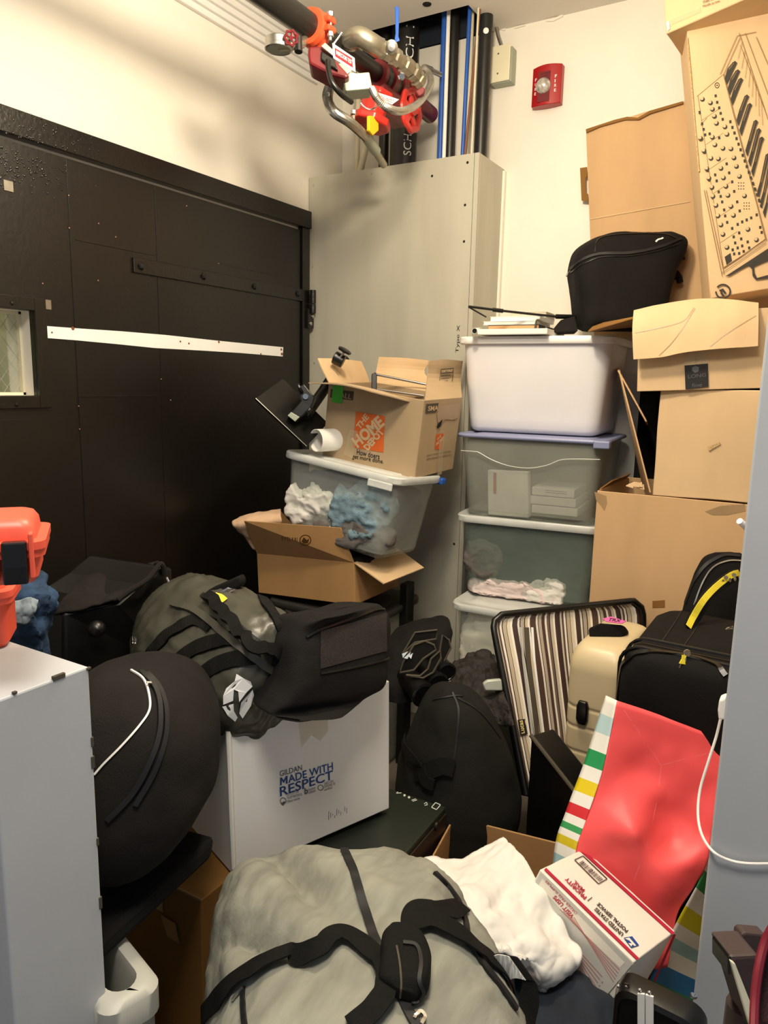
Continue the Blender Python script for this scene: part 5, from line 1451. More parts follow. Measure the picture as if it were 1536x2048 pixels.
sl = [P(*p, d) for p, d in (((432, 1672), 1.50), ((425, 1716), 1.49), ((205, 1925), 1.26), ((190, 1890), 1.26))]
nn = (sl[1] - sl[0]).cross(sl[2] - sl[0]).normalized(); nn = nn if nn.dot(_fw) > 0 else -nn
o = MB().prism(sl, nn * .22).build('flat_case', M['blk_fab'], bevel=.01); tag(o, 'flat black case tilted under the round bag', 'case')
# pale crate at bottom left
k1, k2 = onZ(259, 1875, .5), onZ(318, 1948, .5)
e1 = (k2 - k1).normalized(); yw_ = math.degrees(math.atan2(e1.y, e1.x)); 
Lk = (k2 - k1).length + .02
# k1..k2 is the crate's far edge; the crate reaches back toward the camera side
MC = FR((k1.x, k1.y, 0), yw_)
t = thing('pale_crate', 'pale grey plastic crate on the floor behind the half wall', 'crate', MC)
mb = MB()
def kr(o, z, r=.03): return rrect(-.30 + o, Lk - o, -.105 + o, -o, r, z)
mb.rings([kr(.03, 0), kr(.006, .40), kr(.006, .44), kr(0, .445), kr(0, .49), kr(.010, .50), kr(.026, .50), kr(.031, .485, .016), kr(.036, .06, .012)])
mb.build('body', M['cooler'], t, smooth=True, ang=45)
MB().box((Lk - .010, -.09, .33), (Lk + .004, -.03, .36)).build('side_rib', M['cooler'], t, bevel=.004)
# orange cases on the half wall
def orange(nm, label, Mx, w_, d, h, big):
    t = thing('hard_case', label, 'hard case', Mx, 'orange hard cases')
    hb_ = h * .55
    MB().rings([rrect(.006, w_ - .006, .006, d - .006, .014, 0), rrect(0, w_, 0, d, .016, .008), rrect(0, w_, 0, d, .016, hb_ - .012), rrect(-.010, w_ + .010, -.010, d + .010, .02, hb_ - .010), rrect(-.010, w_ + .010, -.010, d + .010, .02, hb_)]).build('base', M['peli'], t, smooth=True, ang=30)
    MB().rings([rrect(-.012, w_ + .012, -.012, d + .012, .02, hb_ + .0005), rrect(-.012, w_ + .012, -.012, d + .012, .02, hb_ + .011), rrect(0, w_, 0, d, .018, hb_ + .012), rrect(.002, w_ - .002, .002, d - .002, .018, h - .012), rrect(.008, w_ - .008, .008, d - .008, .016, h - .003), rrect(.016, w_ - .016, .016, d - .016, .012, h)]).build('lid', M['peli'], t, smooth=True, ang=35)
    if big:
        for x in (w_ - .050, w_ - .008): MB().box((x, -.019, .012), (x + .006, 0, h - .015)).build('latch_guard', M['peli'], t, bevel=.002)
        MB().rings([rrect(w_ - .040, w_ - .010, -.022, -.004, .004, .006), rrect(w_ - .040, w_ - .010, -.024, -.004, .004, .03), rrect(w_ - .040, w_ - .010, -.021, -.004, .004, .062)]).build('latch', M['blk_gloss'], t, bevel=.002)
    return t
ub = P(77, 1166, .985)
lo_ = onZ(31, 1293, pr.z)
hl = .094
orange('hard_case', 'small orange hard case resting directly on the half wall', FR((lo_.x, lo_.y - .012, pr.z + .0005), 48) @ Matrix.Translation((-.13, 0, 0)), .13, .095, ub.z - pr.z - .002, False)
orange('hard_case', 'orange hard case with black latch stacked on a smaller orange case', FR((ub.x, ub.y, ub.z - .001), 52) @ Matrix.Translation((-.20, 0, 0)), .20, .125, .088, True)

# ================================================================== centre back: gear, cloth, big duffel
gp = thing('gear_belt', 'black pouch belt with three round lens cases beside the white carton', 'gear pouch', P(840, 1400, 2.2))
def rs(xl, xr, y, dep, d, e=3, yr=None):
    a, b = P(xl, y, d), P(xr, y if yr is None else yr, d); return ((a + b) / 2 + Dp * dep, (b - a) / 2, Dp * dep, e)
gm = loft([rs(770, 850, 1405, .05, 2.22), rs(760, 880, 1380, .10, 2.22, 4, 1360), rs(765, 900, 1340, .11, 2.24, 4, 1315), rs(775, 908, 1310, .11, 2.26, 4, 1285), rs(800, 902, 1285, .09, 2.28, 4, 1265), rs(815, 892, 1268, .05, 2.3, 3, 1258)], 40, 60)
gm.rough(.008, 12, 3); bvg = gm.bvh()
gm.build('body', M['blk_fab'], gp, world=True, smooth=True, ang=60)
for p, d, r_, ln_ in (((848, 1391), 2.13, .036, .13), ((876, 1367), 2.16, .032, .10), ((893, 1345), 2.19, .030, .10)):
    o_ = P(*p, d); axl = (V((.75, -.60, -.1))).normalized()
    MB().lathe([(.0, -ln_), (r_ * .95, -ln_), (r_, -.01), (r_ * 1.06, -.008), (r_ * 1.06, 0), (r_ * .85, .003), (r_ * .8, .001), (0, .001)], o_, axl, 28).build('lens_case', M['blk_gloss'], gp, world=True, smooth=True, ang=35)
def flap_panel(nm, pts, d, dth=.012):
    q = [P(x, y, d + k * 0) for k, (x, y) in enumerate(pts)]
    MB().prism(q, _fw * dth).build(nm, M['blk_fab'], gp, world=True, bevel=.003)
    MB().tube(q + [q[0]], .0032, 6).build('grey_binding', M['cooler'] if False else M['dk_print'], gp, world=True)
flap_panel('pocket_flap', [(805, 1308), (830, 1265), (874, 1260), (872, 1278), (830, 1285)], 2.22)
flap_panel('pocket_flap', [(806, 1325), (828, 1290), (850, 1282), (868, 1290), (872, 1300), (846, 1318), (828, 1340), (800, 1345)], 2.18)
flap_panel('pocket_flap', [(812, 1350), (840, 1352), (856, 1338), (862, 1318), (880, 1302), (882, 1316), (866, 1345), (846, 1356)], 2.15)
flap_panel('pocket_flap', [(880, 1300), (885, 1270), (898, 1280), (902, 1296), (884, 1330)], 2.20)
c = MB()
for tri in (((804, 1308), (816, 1303), (806, 1316)), ((808, 1316), (822, 1304), (815, 1318)), ((817, 1312), (826, 1306), (822, 1318))): c.prism([P(*p, 2.165) for p in tri], _fw * .003)
c.build('shiny_sticker', M['glimmer'], gp, world=True)
G = sheet([[P(905, 1325, 2.40), P(935, 1305, 2.42), P(972, 1294, 2.42), P(990, 1308, 2.38)], [P(900, 1345, 2.34), P(935, 1335, 2.34), P(970, 1330, 2.34), P(995, 1335, 2.30)], [P(905, 1370, 2.26), P(940, 1372, 2.26), P(975, 1370, 2.24), P(1000, 1368, 2.20)], [P(915, 1395, 2.18), P(950, 1405, 2.17), P(985, 1408, 2.14), P(1010, 1405, 2.10)], [P(960, 1430, 2.12), P(985, 1445, 2.10), P(1008, 1452, 2.06), P(1020, 1450, 2.02)]], 50, 40)
o = MB().grid(G).rough(.010, 22, 6, octs=4, ridge=True).build('crinkled_jacket', M['crinkle'], smooth=True, solid=.006); tag(o, 'crumpled black jacket in front of the bedding bin', 'jacket')
c = MB().prism([P(*p, 2.17) for p in ((966, 1368), (975, 1361), (1003, 1359), (1006, 1382), (970, 1382))], _fw * .02)
o = c.build('white_scrap', mat('milky_plastic', 'b4b8ac', .3), bevel=.004, smooth=True); tag(o, 'small milky plastic piece on the black jacket', 'plastic piece')
du = thing('charcoal_duffel', 'large charcoal duffel bag slumped left of the striped suitcase', 'duffel bag', P(930, 1660, 2.0))
def bs(xl, xr, y, dep, d=2.02, e=2.6, yr=None): 
    a, b = P(xl, y, d), P(xr, y if yr is None else yr, d); return ((a + b) / 2 + Dp * dep * .6, (b - a) / 2, Dp * dep, e)
bd = loft([bs(890, 916, 1378, .02), bs(872, 936, 1392, .06), bs(850, 970, 1424, .12), bs(836, 1000, 1468, .15), bs(818, 1026, 1520, .17), bs(800, 1044, 1575, .17), bs(792, 1052, 1625, .17), bs(800, 1046, 1665, .16), bs(820, 1030, 1700, .14), bs(850, 1000, 1720, .05)], 60, 80)
bd.rough(.008, 6, 12); bvd = bd.bvh()
bd.build('body', M['olive_fab'], du, world=True, smooth=True, ang=70)
for pth, w_ in (([(905, 1385), (917, 1420), (914, 1470), (908, 1520)], .005), ([(866, 1400), (905, 1392), (925, 1392)], .003), ([(915, 1396), (960, 1425), (1000, 1475)], .004)):
    ribbon(MB(), bvd, pth, w_, .001, .002).build('seam', M['zip'], du, world=True)
ribbon(MB(), bvd, [(808, 1450), (818, 1490), (845, 1520), (850, 1545)], .02, .006, .004, up=.02).build('strap', M['web'], du, world=True)
ribbon(MB(), bvd, [(835, 1545), (860, 1540), (885, 1530), (908, 1535)], .045, .002, .012).build('strap', M['web'], du, world=True)
ribbon(MB(), bvd, [(850, 1532), (856, 1558), (872, 1566)], .03, .006, .014).build('strap_pad', M['web'], du, world=True, smooth=True)
# cardboard tray box with the shirt
MK = FR((-.745, 1.42, 0), 8.3)
bk1, bk2 = onZ(907, 1632, .34), onZ(1147, 1692, .34)
e1 = (bk2 - bk1).normalized(); yk = math.degrees(math.atan2(e1.y, e1.x))
nk = V((e1.y, -e1.x, 0))
MK = FR(bk1 + nk * .27 - V((0, 0, .34)), yk)
t = thing('low_open_carton', 'low open tan carton behind the white shirt', 'cardboard box', MK)
crate(t, .34, .27, .34, M['card_b'], .005)
MB().tube([MK @ V((.02, .266, z)) for z in (.31, .32)], .004, 6).build('staple', M['steel'], t, world=True)

# ================================================================== suitcases
_m = P(1138, 1303, 2.09)
Ms = FR((_m.x + .002, _m.y, -.001), -3, 1.5)
bc = thing('beige_suitcase', 'beige ribbed hard shell suitcase beside the striped lid', 'suitcase', Ms)
H_ = .783
mb = MB()
R = []
for k in range(0, 201):
    t_ = k / 200; z = .04 + (H_ - .04) * t_
    e = 0
    if t_ > .90: e = .055 * (1 - math.sqrt(max(0, 1 - ((t_ - .90) / .10) ** 2)))
    g = 0
    for gz in (.24, .285, .33, .375, .42, .465, .54, .60):
        g = max(g, .0035 * math.exp(-((z - gz) / .004) ** 2))
    R.append(rrect(e * .6 + g, .165 - e * .6 - g, e + g, .33 - e - g, .035, z))
mb.rings(R)
mb.build('shell', M['beige_case'], bc, smooth=True, ang=60)
for x in (.03, .135):
    for y in (.04, .28): MB().lathe([(.018, 0), (.02, .01), (.02, .03), (.016, .041)], (x, y, 0), (0, 0, 1), 14).build('wheel', M['blk_gloss'], bc, smooth=True)
pB = plane(Ms, (0, 0, 0), (0, -1, 0))
MB().rings([rrect(.043, .067, -.011, .005, .007, .555), rrect(.038, .072, -.014, .005, .008, .57), rrect(.038, .072, -.014, .005, .008, .61), rrect(.043, .067, -.011, .005, .007, .625)]).build('side_lock', M['blk_gloss'], bc, smooth=True, bevel=.002)
bh = MB().prism([P(*p, 2.12) for p in ((1176, 1256), (1200, 1246), (1246, 1250), (1256, 1264), (1240, 1278), (1178, 1275))], V((.0, .03, -.012))).build('top_handle', M['blk_fab'], bc, world=True, bevel=.006)
pt_ = (P(1230, 1240, 2.12), ((CAM - P(1230, 1240, 2.12)).normalized() + V((0, 0, 1.2))).normalized())
tg = MB().prism([onPl(*p, pt_) for p in ((1206, 1237), (1222, 1233), (1252, 1242), (1244, 1247), (1212, 1243))], V((0, .002, -.002))).build('luggage_tag', M['pink_tag'])
tag(tg, 'pink luggage tag lettered TRX on the beige suitcase', 'luggage tag')
c = MB(); text_px(c, 'TRX', pt_, (1215, 1241.5), (1240, 1245), (1219, 1236), .02, .0012); c.build('tag_lettering', M['ink'], tg)

Mk = FR((-.378, 1.86, -.004), -3, 4)
bk = thing('black_suitcase', 'tall black soft suitcase with yellow banded handle', 'suitcase', Mk)
W2, D2, H2 = .43, .39, .855
mb = MB(); R = []
for k in range(50):
    t_ = k / 49; z = .045 + (H2 - .045) * t_
    e = .05 * (1 - math.sqrt(max(0, 1 - max(0, (t_ - .88) / .12) ** 2)))
    R.append(rrect(e * .8, W2 - e * .8, e * .5, D2 - e * .5, .05, z + (-.02 * 0)))
mb.rings(R); mb.rough(.004, 5, 2)
bvk = mb.warp(lambda p: Mk @ p).bvh()
mb.build('body', M['blk_fab'], bk, world=True, smooth=True, ang=60)
for x in (.04, W2 - .06):
    MB().lathe([(.022, -.012), (.024, 0), (.022, .012)], (x, .03, .024), (1, 0, 0), 14).build('wheel', M['blk_gloss'], bk, smooth=True)
    MB().box((x - .02, D2 - .06, 0), (x + .02, D2 - .02, .05)).build('foot', M['blk_gloss'], bk, bevel=.004)
c = MB()
for y in (.055, .075, .115): c.rings([[V((q.x, y + (.004 if s else 0), q.y)) for q in rrect(-.004, W2 + .004, .05, H2 + .003, .055, 0)] for s in (0, 1)], cap=False)
for y in (.05, .11): c.tube([V((q.x, y, q.y)) for q in rrect(-.002, W2 + .002, .05, H2 + .001, .055, 0)], .0045, 8)
c.build('gusset_piping', M['blk_gloss'], bk, smooth=True)
c = MB(); ribbon(c, bvk, [(1236, 1400), (1240, 1345), (1258, 1318), (1290, 1305), (1370, 1312), (1430, 1330), (1452, 1352)], .012, .001, .005); c.build('front_piping', M['blk_gloss'], bk, world=True, smooth=True)
c = MB(); ribbon(c, bvk, [(1323, 1285), (1350, 1245), (1372, 1206)], .003, .001, .001); ribbon(c, bvk, [(1368, 1292), (1385, 1268), (1400, 1245)], .003, .001, .001); c.build('top_seam', M['zip'], bk, world=True)
h0 = P(1376, 1252, 1.99); 
hpth = catmull([proj(bvk, 1378, 1256)[0], P(1388, 1236, 1.98), P(1412, 1198, 1.98), P(1445, 1166, 2.02), P(1475, 1150, 2.06), P(1500, 1165, 2.12), P(1512, 1200, 2.14)], 30)
R = []
for i, p in enumerate(hpth):
    t_ = (hpth[min(i + 1, 29)] - hpth[max(i - 1, 0)]).normalized(); sd = t_.cross(_fw).normalized()
    R.append([p + sd * .016 - _fw * .006, p - sd * .016 - _fw * .006, p - sd * .016 + _fw * .006, p + sd * .016 + _fw * .006])
hd = MB().rings(R).build('carry_handle', M['web'], bk, world=True, smooth=True, ang=50)
R = []
for i, p in enumerate(hpth[:21]):
    t_ = (hpth[i + 1] - hpth[max(i - 1, 0)]).normalized(); sd = t_.cross(_fw).normalized()
    if sd.dot(_rt) > 0: sd = -sd
    q = p + sd * .007 - _fw * .0075
    R.append([q + sd * .0085, q - sd * .0085, q - sd * .0085 - _fw * .003, q + sd * .0085 - _fw * .003])
MB().rings(R).build('yellow_band', M['yel_fab'], hd, world=True)
ks = MB()
for x, y in ((1446, 1163), (1452, 1155), (1460, 1160), (1468, 1150), (1470, 1158)): ks.lathe([(.006, -.001), (.006, .001)], P(x, y, 2.01), _fw + _rt * random.uniform(-1, 1), 8)
ks.build('wire_tag', M['brass'], hd, world=True)
zd = (proj(bvk, 1368, 1318)[0] - CAM).dot(_fw) - .012
c = MB().lathe([(.008, -.002), (.009, 0), (.008, .002)], P(1374, 1306, zd), _fw, 14); c.tube([P(1368, 1312, zd), P(1362, 1326, zd), P(1358, 1336, zd), P(1363, 1337, zd), P(1371, 1326, zd), P(1372, 1312, zd)], .0018, 6)
zp_ = c.build('zipper_pull', M['chrome'], bk, world=True)
MB().prism([P(*p, zd - .004) for p in ((1365, 1310), (1373, 1312), (1370, 1318), (1371, 1329), (1359, 1327), (1364, 1318))], _fw * .004).build('yellow_cord', M['yel_fab'], zp_, world=True)
c = MB().tube(catmull([P(1447, 1282, 1.95), P(1450, 1264, 1.95), P(1458, 1256, 1.96), P(1470, 1254, 1.98)], 12), .004, 8); c.prism([P(*p, 1.95) for p in ((1450, 1258), (1466, 1254), (1466, 1272), (1450, 1268))], _fw * .02)
c.build('side_ring', M['chrome'], bk, world=True)
# striped open suitcase
sc_ = thing('striped_suitcase', 'open suitcase with brown striped lining and black shell', 'suitcase', P(1060, 1600, 2.0))
a, b_, cc, d = P(981, 1232, 2.26), P(1286, 1200, 2.345), P(1275, 1640, 2.38), P(1052, 1590, 2.08)
ex = (b_ - a); 
LN = 30
def lidpt(u, v_):
    # rounded upper corners
    p = a.lerp(b_, u).lerp(d.lerp(cc, u), v_)
    return p
G = []
for i in range(LN + 1):
    v_ = i / LN; row = []
    ins = 0
    if v_ < .09: ins = .07 * (1 - math.sqrt(1 - (1 - v_ / .09) ** 2))
    for j in range(41): row.append(lidpt(ins + (1 - 2 * ins) * j / 40, v_))
    G.append(row)
stripes = [(0, '3a2a26'), (.04, 'c9bfb2'), (.07, '54403a'), (.10, 'e6dfd2'), (.13, '2a201e'), (.145, 'b8a890'), (.20, '2a201e'), (.21, 'd8cdb8'), (.26, 'efe8dc'), (.29, '3f2e2a'), (.37, 'd9d2c6'), (.40, '2a201e'), (.415, 'a89c8c'), (.47, '2a201e'), (.485, 'c8b89c'), (.53, 'f0eade'), (.56, '4a3630'), (.66, 'e0d8cc'), (.69, '2a201e'), (.70, 'b0a494'), (.75, '4a3630'), (.80, 'e6dfd2'), (.83, '6a5a52'), (.87, '2a201e'), (.885, 'c0b4a2'), (.93, 'efe8dc'), (.96, '3f2e2a')]
M['stripe'] = bands('striped_lining', 0, stripes, .35, .42, .2)
lidm = MB().grid(G); lidm.rough(.004, 9, 3, (1, 1, .3))
bvL = lidm.bvh()
lidm.build('striped_lining', M['stripe'], sc_, world=True, smooth=True)
nl = (b_ - a).cross(d - a).normalized(); nl = nl if nl.dot(_fw) > 0 else -nl
R = [[p + nl * .016 for p in r] for r in G]
bm_ = MB(); bm_.grid(R); bm_.build('lid_shell', M['blk_gloss'], sc_, world=True, smooth=True, solid=.02)
edge = [G[i][0] for i in range(LN, -1, -1)] + G[0][1:-1] + [G[i][-1] for i in range(0, LN + 1)]
MB().tube([p + nl * .002 - (nl * .008) for p in edge], .010, 10).build('rim_piping', M['blk_gloss'], sc_, world=True, smooth=True)
c = MB(); ribbon(c, bvL, [(1052, 1255), (1056, 1320), (1068, 1420), (1074, 1480)], .016, .002, .002, curve=False); zz = c.build('lining_zipper', M['dk_print'], sc_, world=True)
for dx in (-11, 11):
    ribbon(MB(), bvL, [(1052 + dx, 1255), (1056 + dx, 1320), (1068 + dx, 1420), (1078 + dx, 1500)], .007, .003, .003, curve=False).build('gathered_edge', M['white_ink'] if dx > 0 else M['cooler'], sc_, world=True)
decal(MB(), bvL, [(1033, 1440), (1048, 1438), (1053, 1468), (1038, 1472)], .005).build('maker_label', M['ink'], sc_, world=True)
pLb = (proj(bvL, 1043, 1455)[0] - nl * .007, nl)
c = MB(); text_px(c, 'Lucas', pLb, (1049.5, 1466), (1045, 1440), (1041, 1468), .02, .001)
for s_, e_ in (((1036, 1443), (1041, 1468)), ((1049.5, 1441), (1052, 1450))): poly_px(c, pLb, seg(s_, e_, .8), .001)
c.build('label_lettering', mat('gold_thread', 'd8c27a', .5), sc_, world=True)
sh_ = [P(1061, 1468, 1.93), P(1166, 1604, 1.80), P(1240, 1720, 1.72), P(1240, 1980, 1.72)]
q0, q1 = P(1061, 1470, 2.02), P(1172, 1612, 1.90)
dv = V((q1.x - q0.x, q1.y - q0.y, 0)).normalized()
f1 = V((q0.x, q0.y, .04)); 
ee = q0 + (q1 - q0) * 1.12
MB().prism([q0, ee, V((ee.x, ee.y, .06)), V((q0.x, q0.y, .06))], V((.05, .10, 0)).normalized() * .09).build('lower_shell', M['blk_gloss'], sc_, world=True, bevel=.008)
MB().tube([q0, ee], .006, 8).build('shell_rim', M['dk_print'], sc_, world=True, smooth=True)
MB().box((0, 0, 0), (.02, .02, .05)).warp(lambda p: p + V((q0.x + .03, q0.y + .05, 0))).box((ee.x, ee.y + .02, 0), (ee.x + .02, ee.y + .04, .07)).build('foot', M['blk_gloss'], sc_, world=True)
# backpack behind the black suitcase
bp = thing('black_rucksack', 'black rucksack leaning on the tall carton behind the black suitcase', 'rucksack', P(1440, 1210, 2.3))
def bps(xl, xr, y, dep, d=2.23): 
    a_, b2 = P(xl, y, d), P(xr, y, d); return ((a_ + b2) / 2, (b2 - a_) / 2, Dp * dep * .55, 2.8)
rb = loft([bps(1430, 1500, 1104, .015), bps(1408, 1520, 1116, .04), bps(1392, 1530, 1145, .06), bps(1378, 1540, 1185, .07), bps(1366, 1545, 1230, .075), bps(1360, 1548, 1300, .075), bps(1365, 1545, 1500, .07), bps(1370, 1540, 1830, .06)], 50, 60)
rb.rough(.004, 8, 3); bvr = rb.bvh()
rb.build('body', M['blk_fab'], bp, world=True, smooth=True, ang=70)
c = MB(); ribbon(c, bvr, [(1388, 1210), (1405, 1165), (1425, 1135), (1455, 1122), (1485, 1122)], .004, .001, .004); c.build('piping', M['steel'], bp, world=True)
c = MB(); ribbon(c, bvr, [(1372, 1206), (1388, 1165), (1412, 1130), (1445, 1112), (1480, 1112)], .010, .001, .004); c.build('zipper', M['zip'], bp, world=True)

# ================================================================== foreground right
gbag = thing('gift_bag', 'large red gift bag with striped sides in front of the black suitcase', 'gift bag', P(1290, 1800, 1.8))
G = sheet([[P(1234, 1401, 1.80), P(1305, 1425, 1.78), P(1375, 1452, 1.76), P(1446, 1479, 1.74)],
           [P(1205, 1540, 1.78), P(1290, 1545, 1.78), P(1370, 1560, 1.76), P(1441, 1568, 1.73)],
           [P(1172, 1640, 1.76), P(1265, 1665, 1.72), P(1345, 1670, 1.76), P(1422, 1668, 1.72)],
           [P(1152, 1700, 1.75), P(1250, 1735, 1.73), P(1330, 1745, 1.70), P(1405, 1745, 1.71)],
           [P(1140, 1800, 1.74), P(1240, 1840, 1.73), P(1310, 1850, 1.71), P(1356, 1838, 1.71)],
           [P(1130, 1900, 1.74), P(1230, 1930, 1.72), P(1290, 1940, 1.71), P(1335, 1935, 1.71)]], 60, 50)
gm_ = MB().grid(G)
def dent(p):
    d_ = 0
    for (x, y, r_, h) in ((1262, 1655, .035, .016), (1330, 1640, .04, -.010), (1235, 1690, .03, -.010), (1290, 1700, .035, .010), (1380, 1690, .05, .012), (1350, 1800, .04, -.009), (1300, 1560, .05, -.01)):
        q = P(x, y, 1.74); d_ += h * math.exp(-((p - q) - _fw * (p - q).dot(_fw)).length_squared / r_ ** 2)
    return p - _fw * d_
gm_.warp(dent); gm_.rough(.003, 8, 4, octs=2, ridge=True)
bvR = gm_.bvh()
gm_.build('red_panel', M['red_paper'], gbag, world=True, smooth=True, ang=80, solid=.0015)
c = MB()
for pth in ([(1236, 1403), (1275, 1460), (1322, 1530)], [(1445, 1500), (1380, 1515), (1324, 1530)], [(1323, 1530), (1312, 1610), (1290, 1700), (1268, 1760)]): ribbon(c, bvR, pth, .0016, .0004, .0004)
c.build('fold_crease', mat('red_crease', 'ff7a7c', .4), gbag, world=True)
cols = ['f4f2ea', 'bcd8dc', 'f4f2ea', '2f9a5c', 'f4f2ea', 'e8d028', 'f4f2ea', 'd8343c', 'f4f2ea', '3f9e5e', 'f4f2ea', 'd9c428', 'f4f2ea', '9fc4cc', 'f4f2ea', '2a78b8', 'f4f2ea', '2f8a58', 'f4f2ea', 'd9b428']
M['gift'] = bands('gift_stripes', 1, [(i / 20, h) for i, h in enumerate(cols)], .4, 1.0)
L = [G[i][0] for i in range(60)]
sd_ = []
for i, p in enumerate(L):
    t_ = i / 59
    w2 = .015 + .03 * math.sin(min(1, t_ * 3) * 1.57)
    out = p - _rt * w2 * .8 + _fw * .05
    sd_.append([out + (p - out) * k / 6 for k in range(7)])
MB().grid(sd_).build('striped_side', M['gift'], gbag, world=True, smooth=True, solid=.0015)
M['gift2'] = bands('gift_stripes_wide', 1, [(i / 13, h) for i, h in enumerate(['d8b838', 'f4f2ea', 'd8343c', 'd8343c', 'f4f2ea', '3f9e5e', 'f4f2ea', 'd9d028', 'f4f2ea', 'a4ccd0', 'f4f2ea', '2a78b8', '2f8a58'])], .4, 1.0)
G2 = sheet([[P(1441, 1568, 1.735), P(1452, 1570, 1.80), P(1475, 1590, 1.90)], [P(1424, 1668, 1.722), P(1440, 1690, 1.80), P(1470, 1720, 1.90)], [P(1406, 1745, 1.712), P(1430, 1770, 1.80), P(1465, 1800, 1.90)], [P(1357, 1838, 1.712), P(1405, 1868, 1.79), P(1450, 1890, 1.88)], [P(1325, 1905, 1.715), P(1375, 1930, 1.79), P(1440, 1960, 1.87)], [P(1285, 1990, 1.72), P(1350, 2020, 1.79), P(1430, 2050, 1.86)]], 50, 20)
MB().grid(G2).build('striped_front', M['gift2'], gbag, world=True, smooth=True, solid=.0015)
MB().prism([P(1150, 1780, 1.80), P(1300, 1800, 1.80), P(1300, 2060, 1.80), P(1150, 2040, 1.80)], _fw * .05).build('bag_base', M['red_paper'], gbag, world=True)
# usps parcel
MU = FR((-.482, 1.445, .288), -16.3, -9.7, 16.4)
us = thing('mailing_box', 'white mailing box with red stripes and blue emblem leaning on the red gift bag', 'mailing box', MU)
mb = MB().box((0, 0, 0), (.251, .187, .151))
bmesh.ops.subdivide_edges(mb.bm, edges=mb.bm.edges[:], cuts=8, use_grid_fill=True); mb.rough(.0015, 12, 3)
mb.build('body', M['mail'], us, smooth=True, bevel=.002, ang=50)
pU = plane(MU, (0, 0, .1525), (0, 0, 1)); pUr = plane(MU, (.2525, 0, 0), (1, 0, 0))
c = MB()
for a, b in (((1090, 1738), (1276, 1919)), ((1162, 1700), (1347, 1868))): poly_px(c, pU, seg(a, b, 6), .0008)
poly_px(c, pUr, seg((1349, 1868), (1308, 1962), 5), .0008)
c.build('red_stripe', M['red_ink'], us, world=True)
c = MB()
text_px(c, 'PRIORITY', pU, (1171, 1799), (1130, 1753), (1160, 1806) if False else (1164, 1797), .02)
text_px(c, 'MAIL', pU, (1168, 1784), (1147, 1763), (1162, 1789), .02)
c.bm.clear()
text_px(c, 'PRIORITY', pU, (1174, 1794), (1134, 1754), (1168.5, 1799.5), .03)
text_px(c, 'MAIL', pU, (1170, 1780), (1150, 1760), (1165, 1785), .02)
c.build('red_lettering', M['red_ink'], us, world=True)
c = MB()
text_px(c, 'UNITED STATES', pU, (1248, 1868), (1193, 1815), (1242.5, 1873), .03)
text_px(c, 'POSTAL SERVICE', pU, (1257, 1861), (1198, 1805), (1252, 1866), .03)
poly_px(c, pU, seg((1175, 1802), (1184, 1795), 1.6), .0008)
for a, b in (((1149, 1720), (1166, 1712)), ((1166, 1712), (1214, 1758)), ((1214, 1758), (1197, 1768)), ((1197, 1768), (1149, 1720))): poly_px(c, pU, seg(a, b, 1.6), .0008)
c.build('black_lettering', M['ink'], us, world=True)
c = MB()
random.seed(11)
x = 0
while x < 1:
    bw = random.uniform(.012, .045); a = (1161 + 36 * x, 1725 + 35 * x); b = (a[0] + 4 + 2, a[1] - 4)
    poly_px(c, pU, seg((1158 + 42 * x, 1727 + 38 * x), (1166 + 42 * x, 1722 + 38 * x), bw * 55), .0009); x += bw + random.uniform(.02, .045)
c.build('barcode', M['grey_ink'], us, world=True)
ea = MB(); poly_px(ea, pU, [(1247, 1876), (1264, 1873), (1278, 1891), (1262, 1896)], .0009); el_ = ea.build('eagle_emblem', M['navy_ink'], us, world=True)
ea = MB(); poly_px(ea, pU, [(1249, 1878), (1258, 1876), (1272, 1892), (1268, 1893), (1258, 1882)], .0014); poly_px(ea, pU, [(1256, 1887), (1266, 1888), (1262, 1894)], .0014); ea.build('eagle_shape', M['mail'], el_, world=True)
pF = plane(MU, (0, -.0025, 0), (0, -1, 0))
uf = poly_px(MB(), pF, [(1081, 1745), (1266, 1927), (1184, 2026), (1180, 2024), (1020, 1860)], .0004).build('side_flap', M['mail_g'], us, world=True)
c = MB()
for k in range(5):
    poly_px(c, pF, seg((1120 + k * 7, 1818 + k * 4), (1240 - k * 3, 1940 + k * 6), 1.5), .0009)
for k in range(9): poly_px(c, pF, seg((1148 + k * .5, 1890 + k * 5), (1205 - k * 4.5, 1953 + k * 6), 1.6), .0009)
for k in range(5): poly_px(c, pF, disc(1205 - k * 5.4, 1964 + k * 7, 1.7, 6), .001)
c.build('flap_print', M['pink_ink'], uf, world=True)
poly_px(MB(), pF, [(1085, 1757), (1160, 1832), (1250, 1925), (1240, 1935), (1150, 1850), (1078, 1770)], .0007).build('tape_band', M['mail'], uf, world=True)
c = MB(); text_px(c, 'VISIT USPS', pF, (1150, 1832), (1112, 1790), (1143, 1837), .03, .0013); text_px(c, 'ORDER FREE SUPPLIES', pF, (1156, 1826), (1094, 1760), (1152, 1829), .0, .0013)
c.build('flap_lettering', M['red_ink'], uf, world=True)
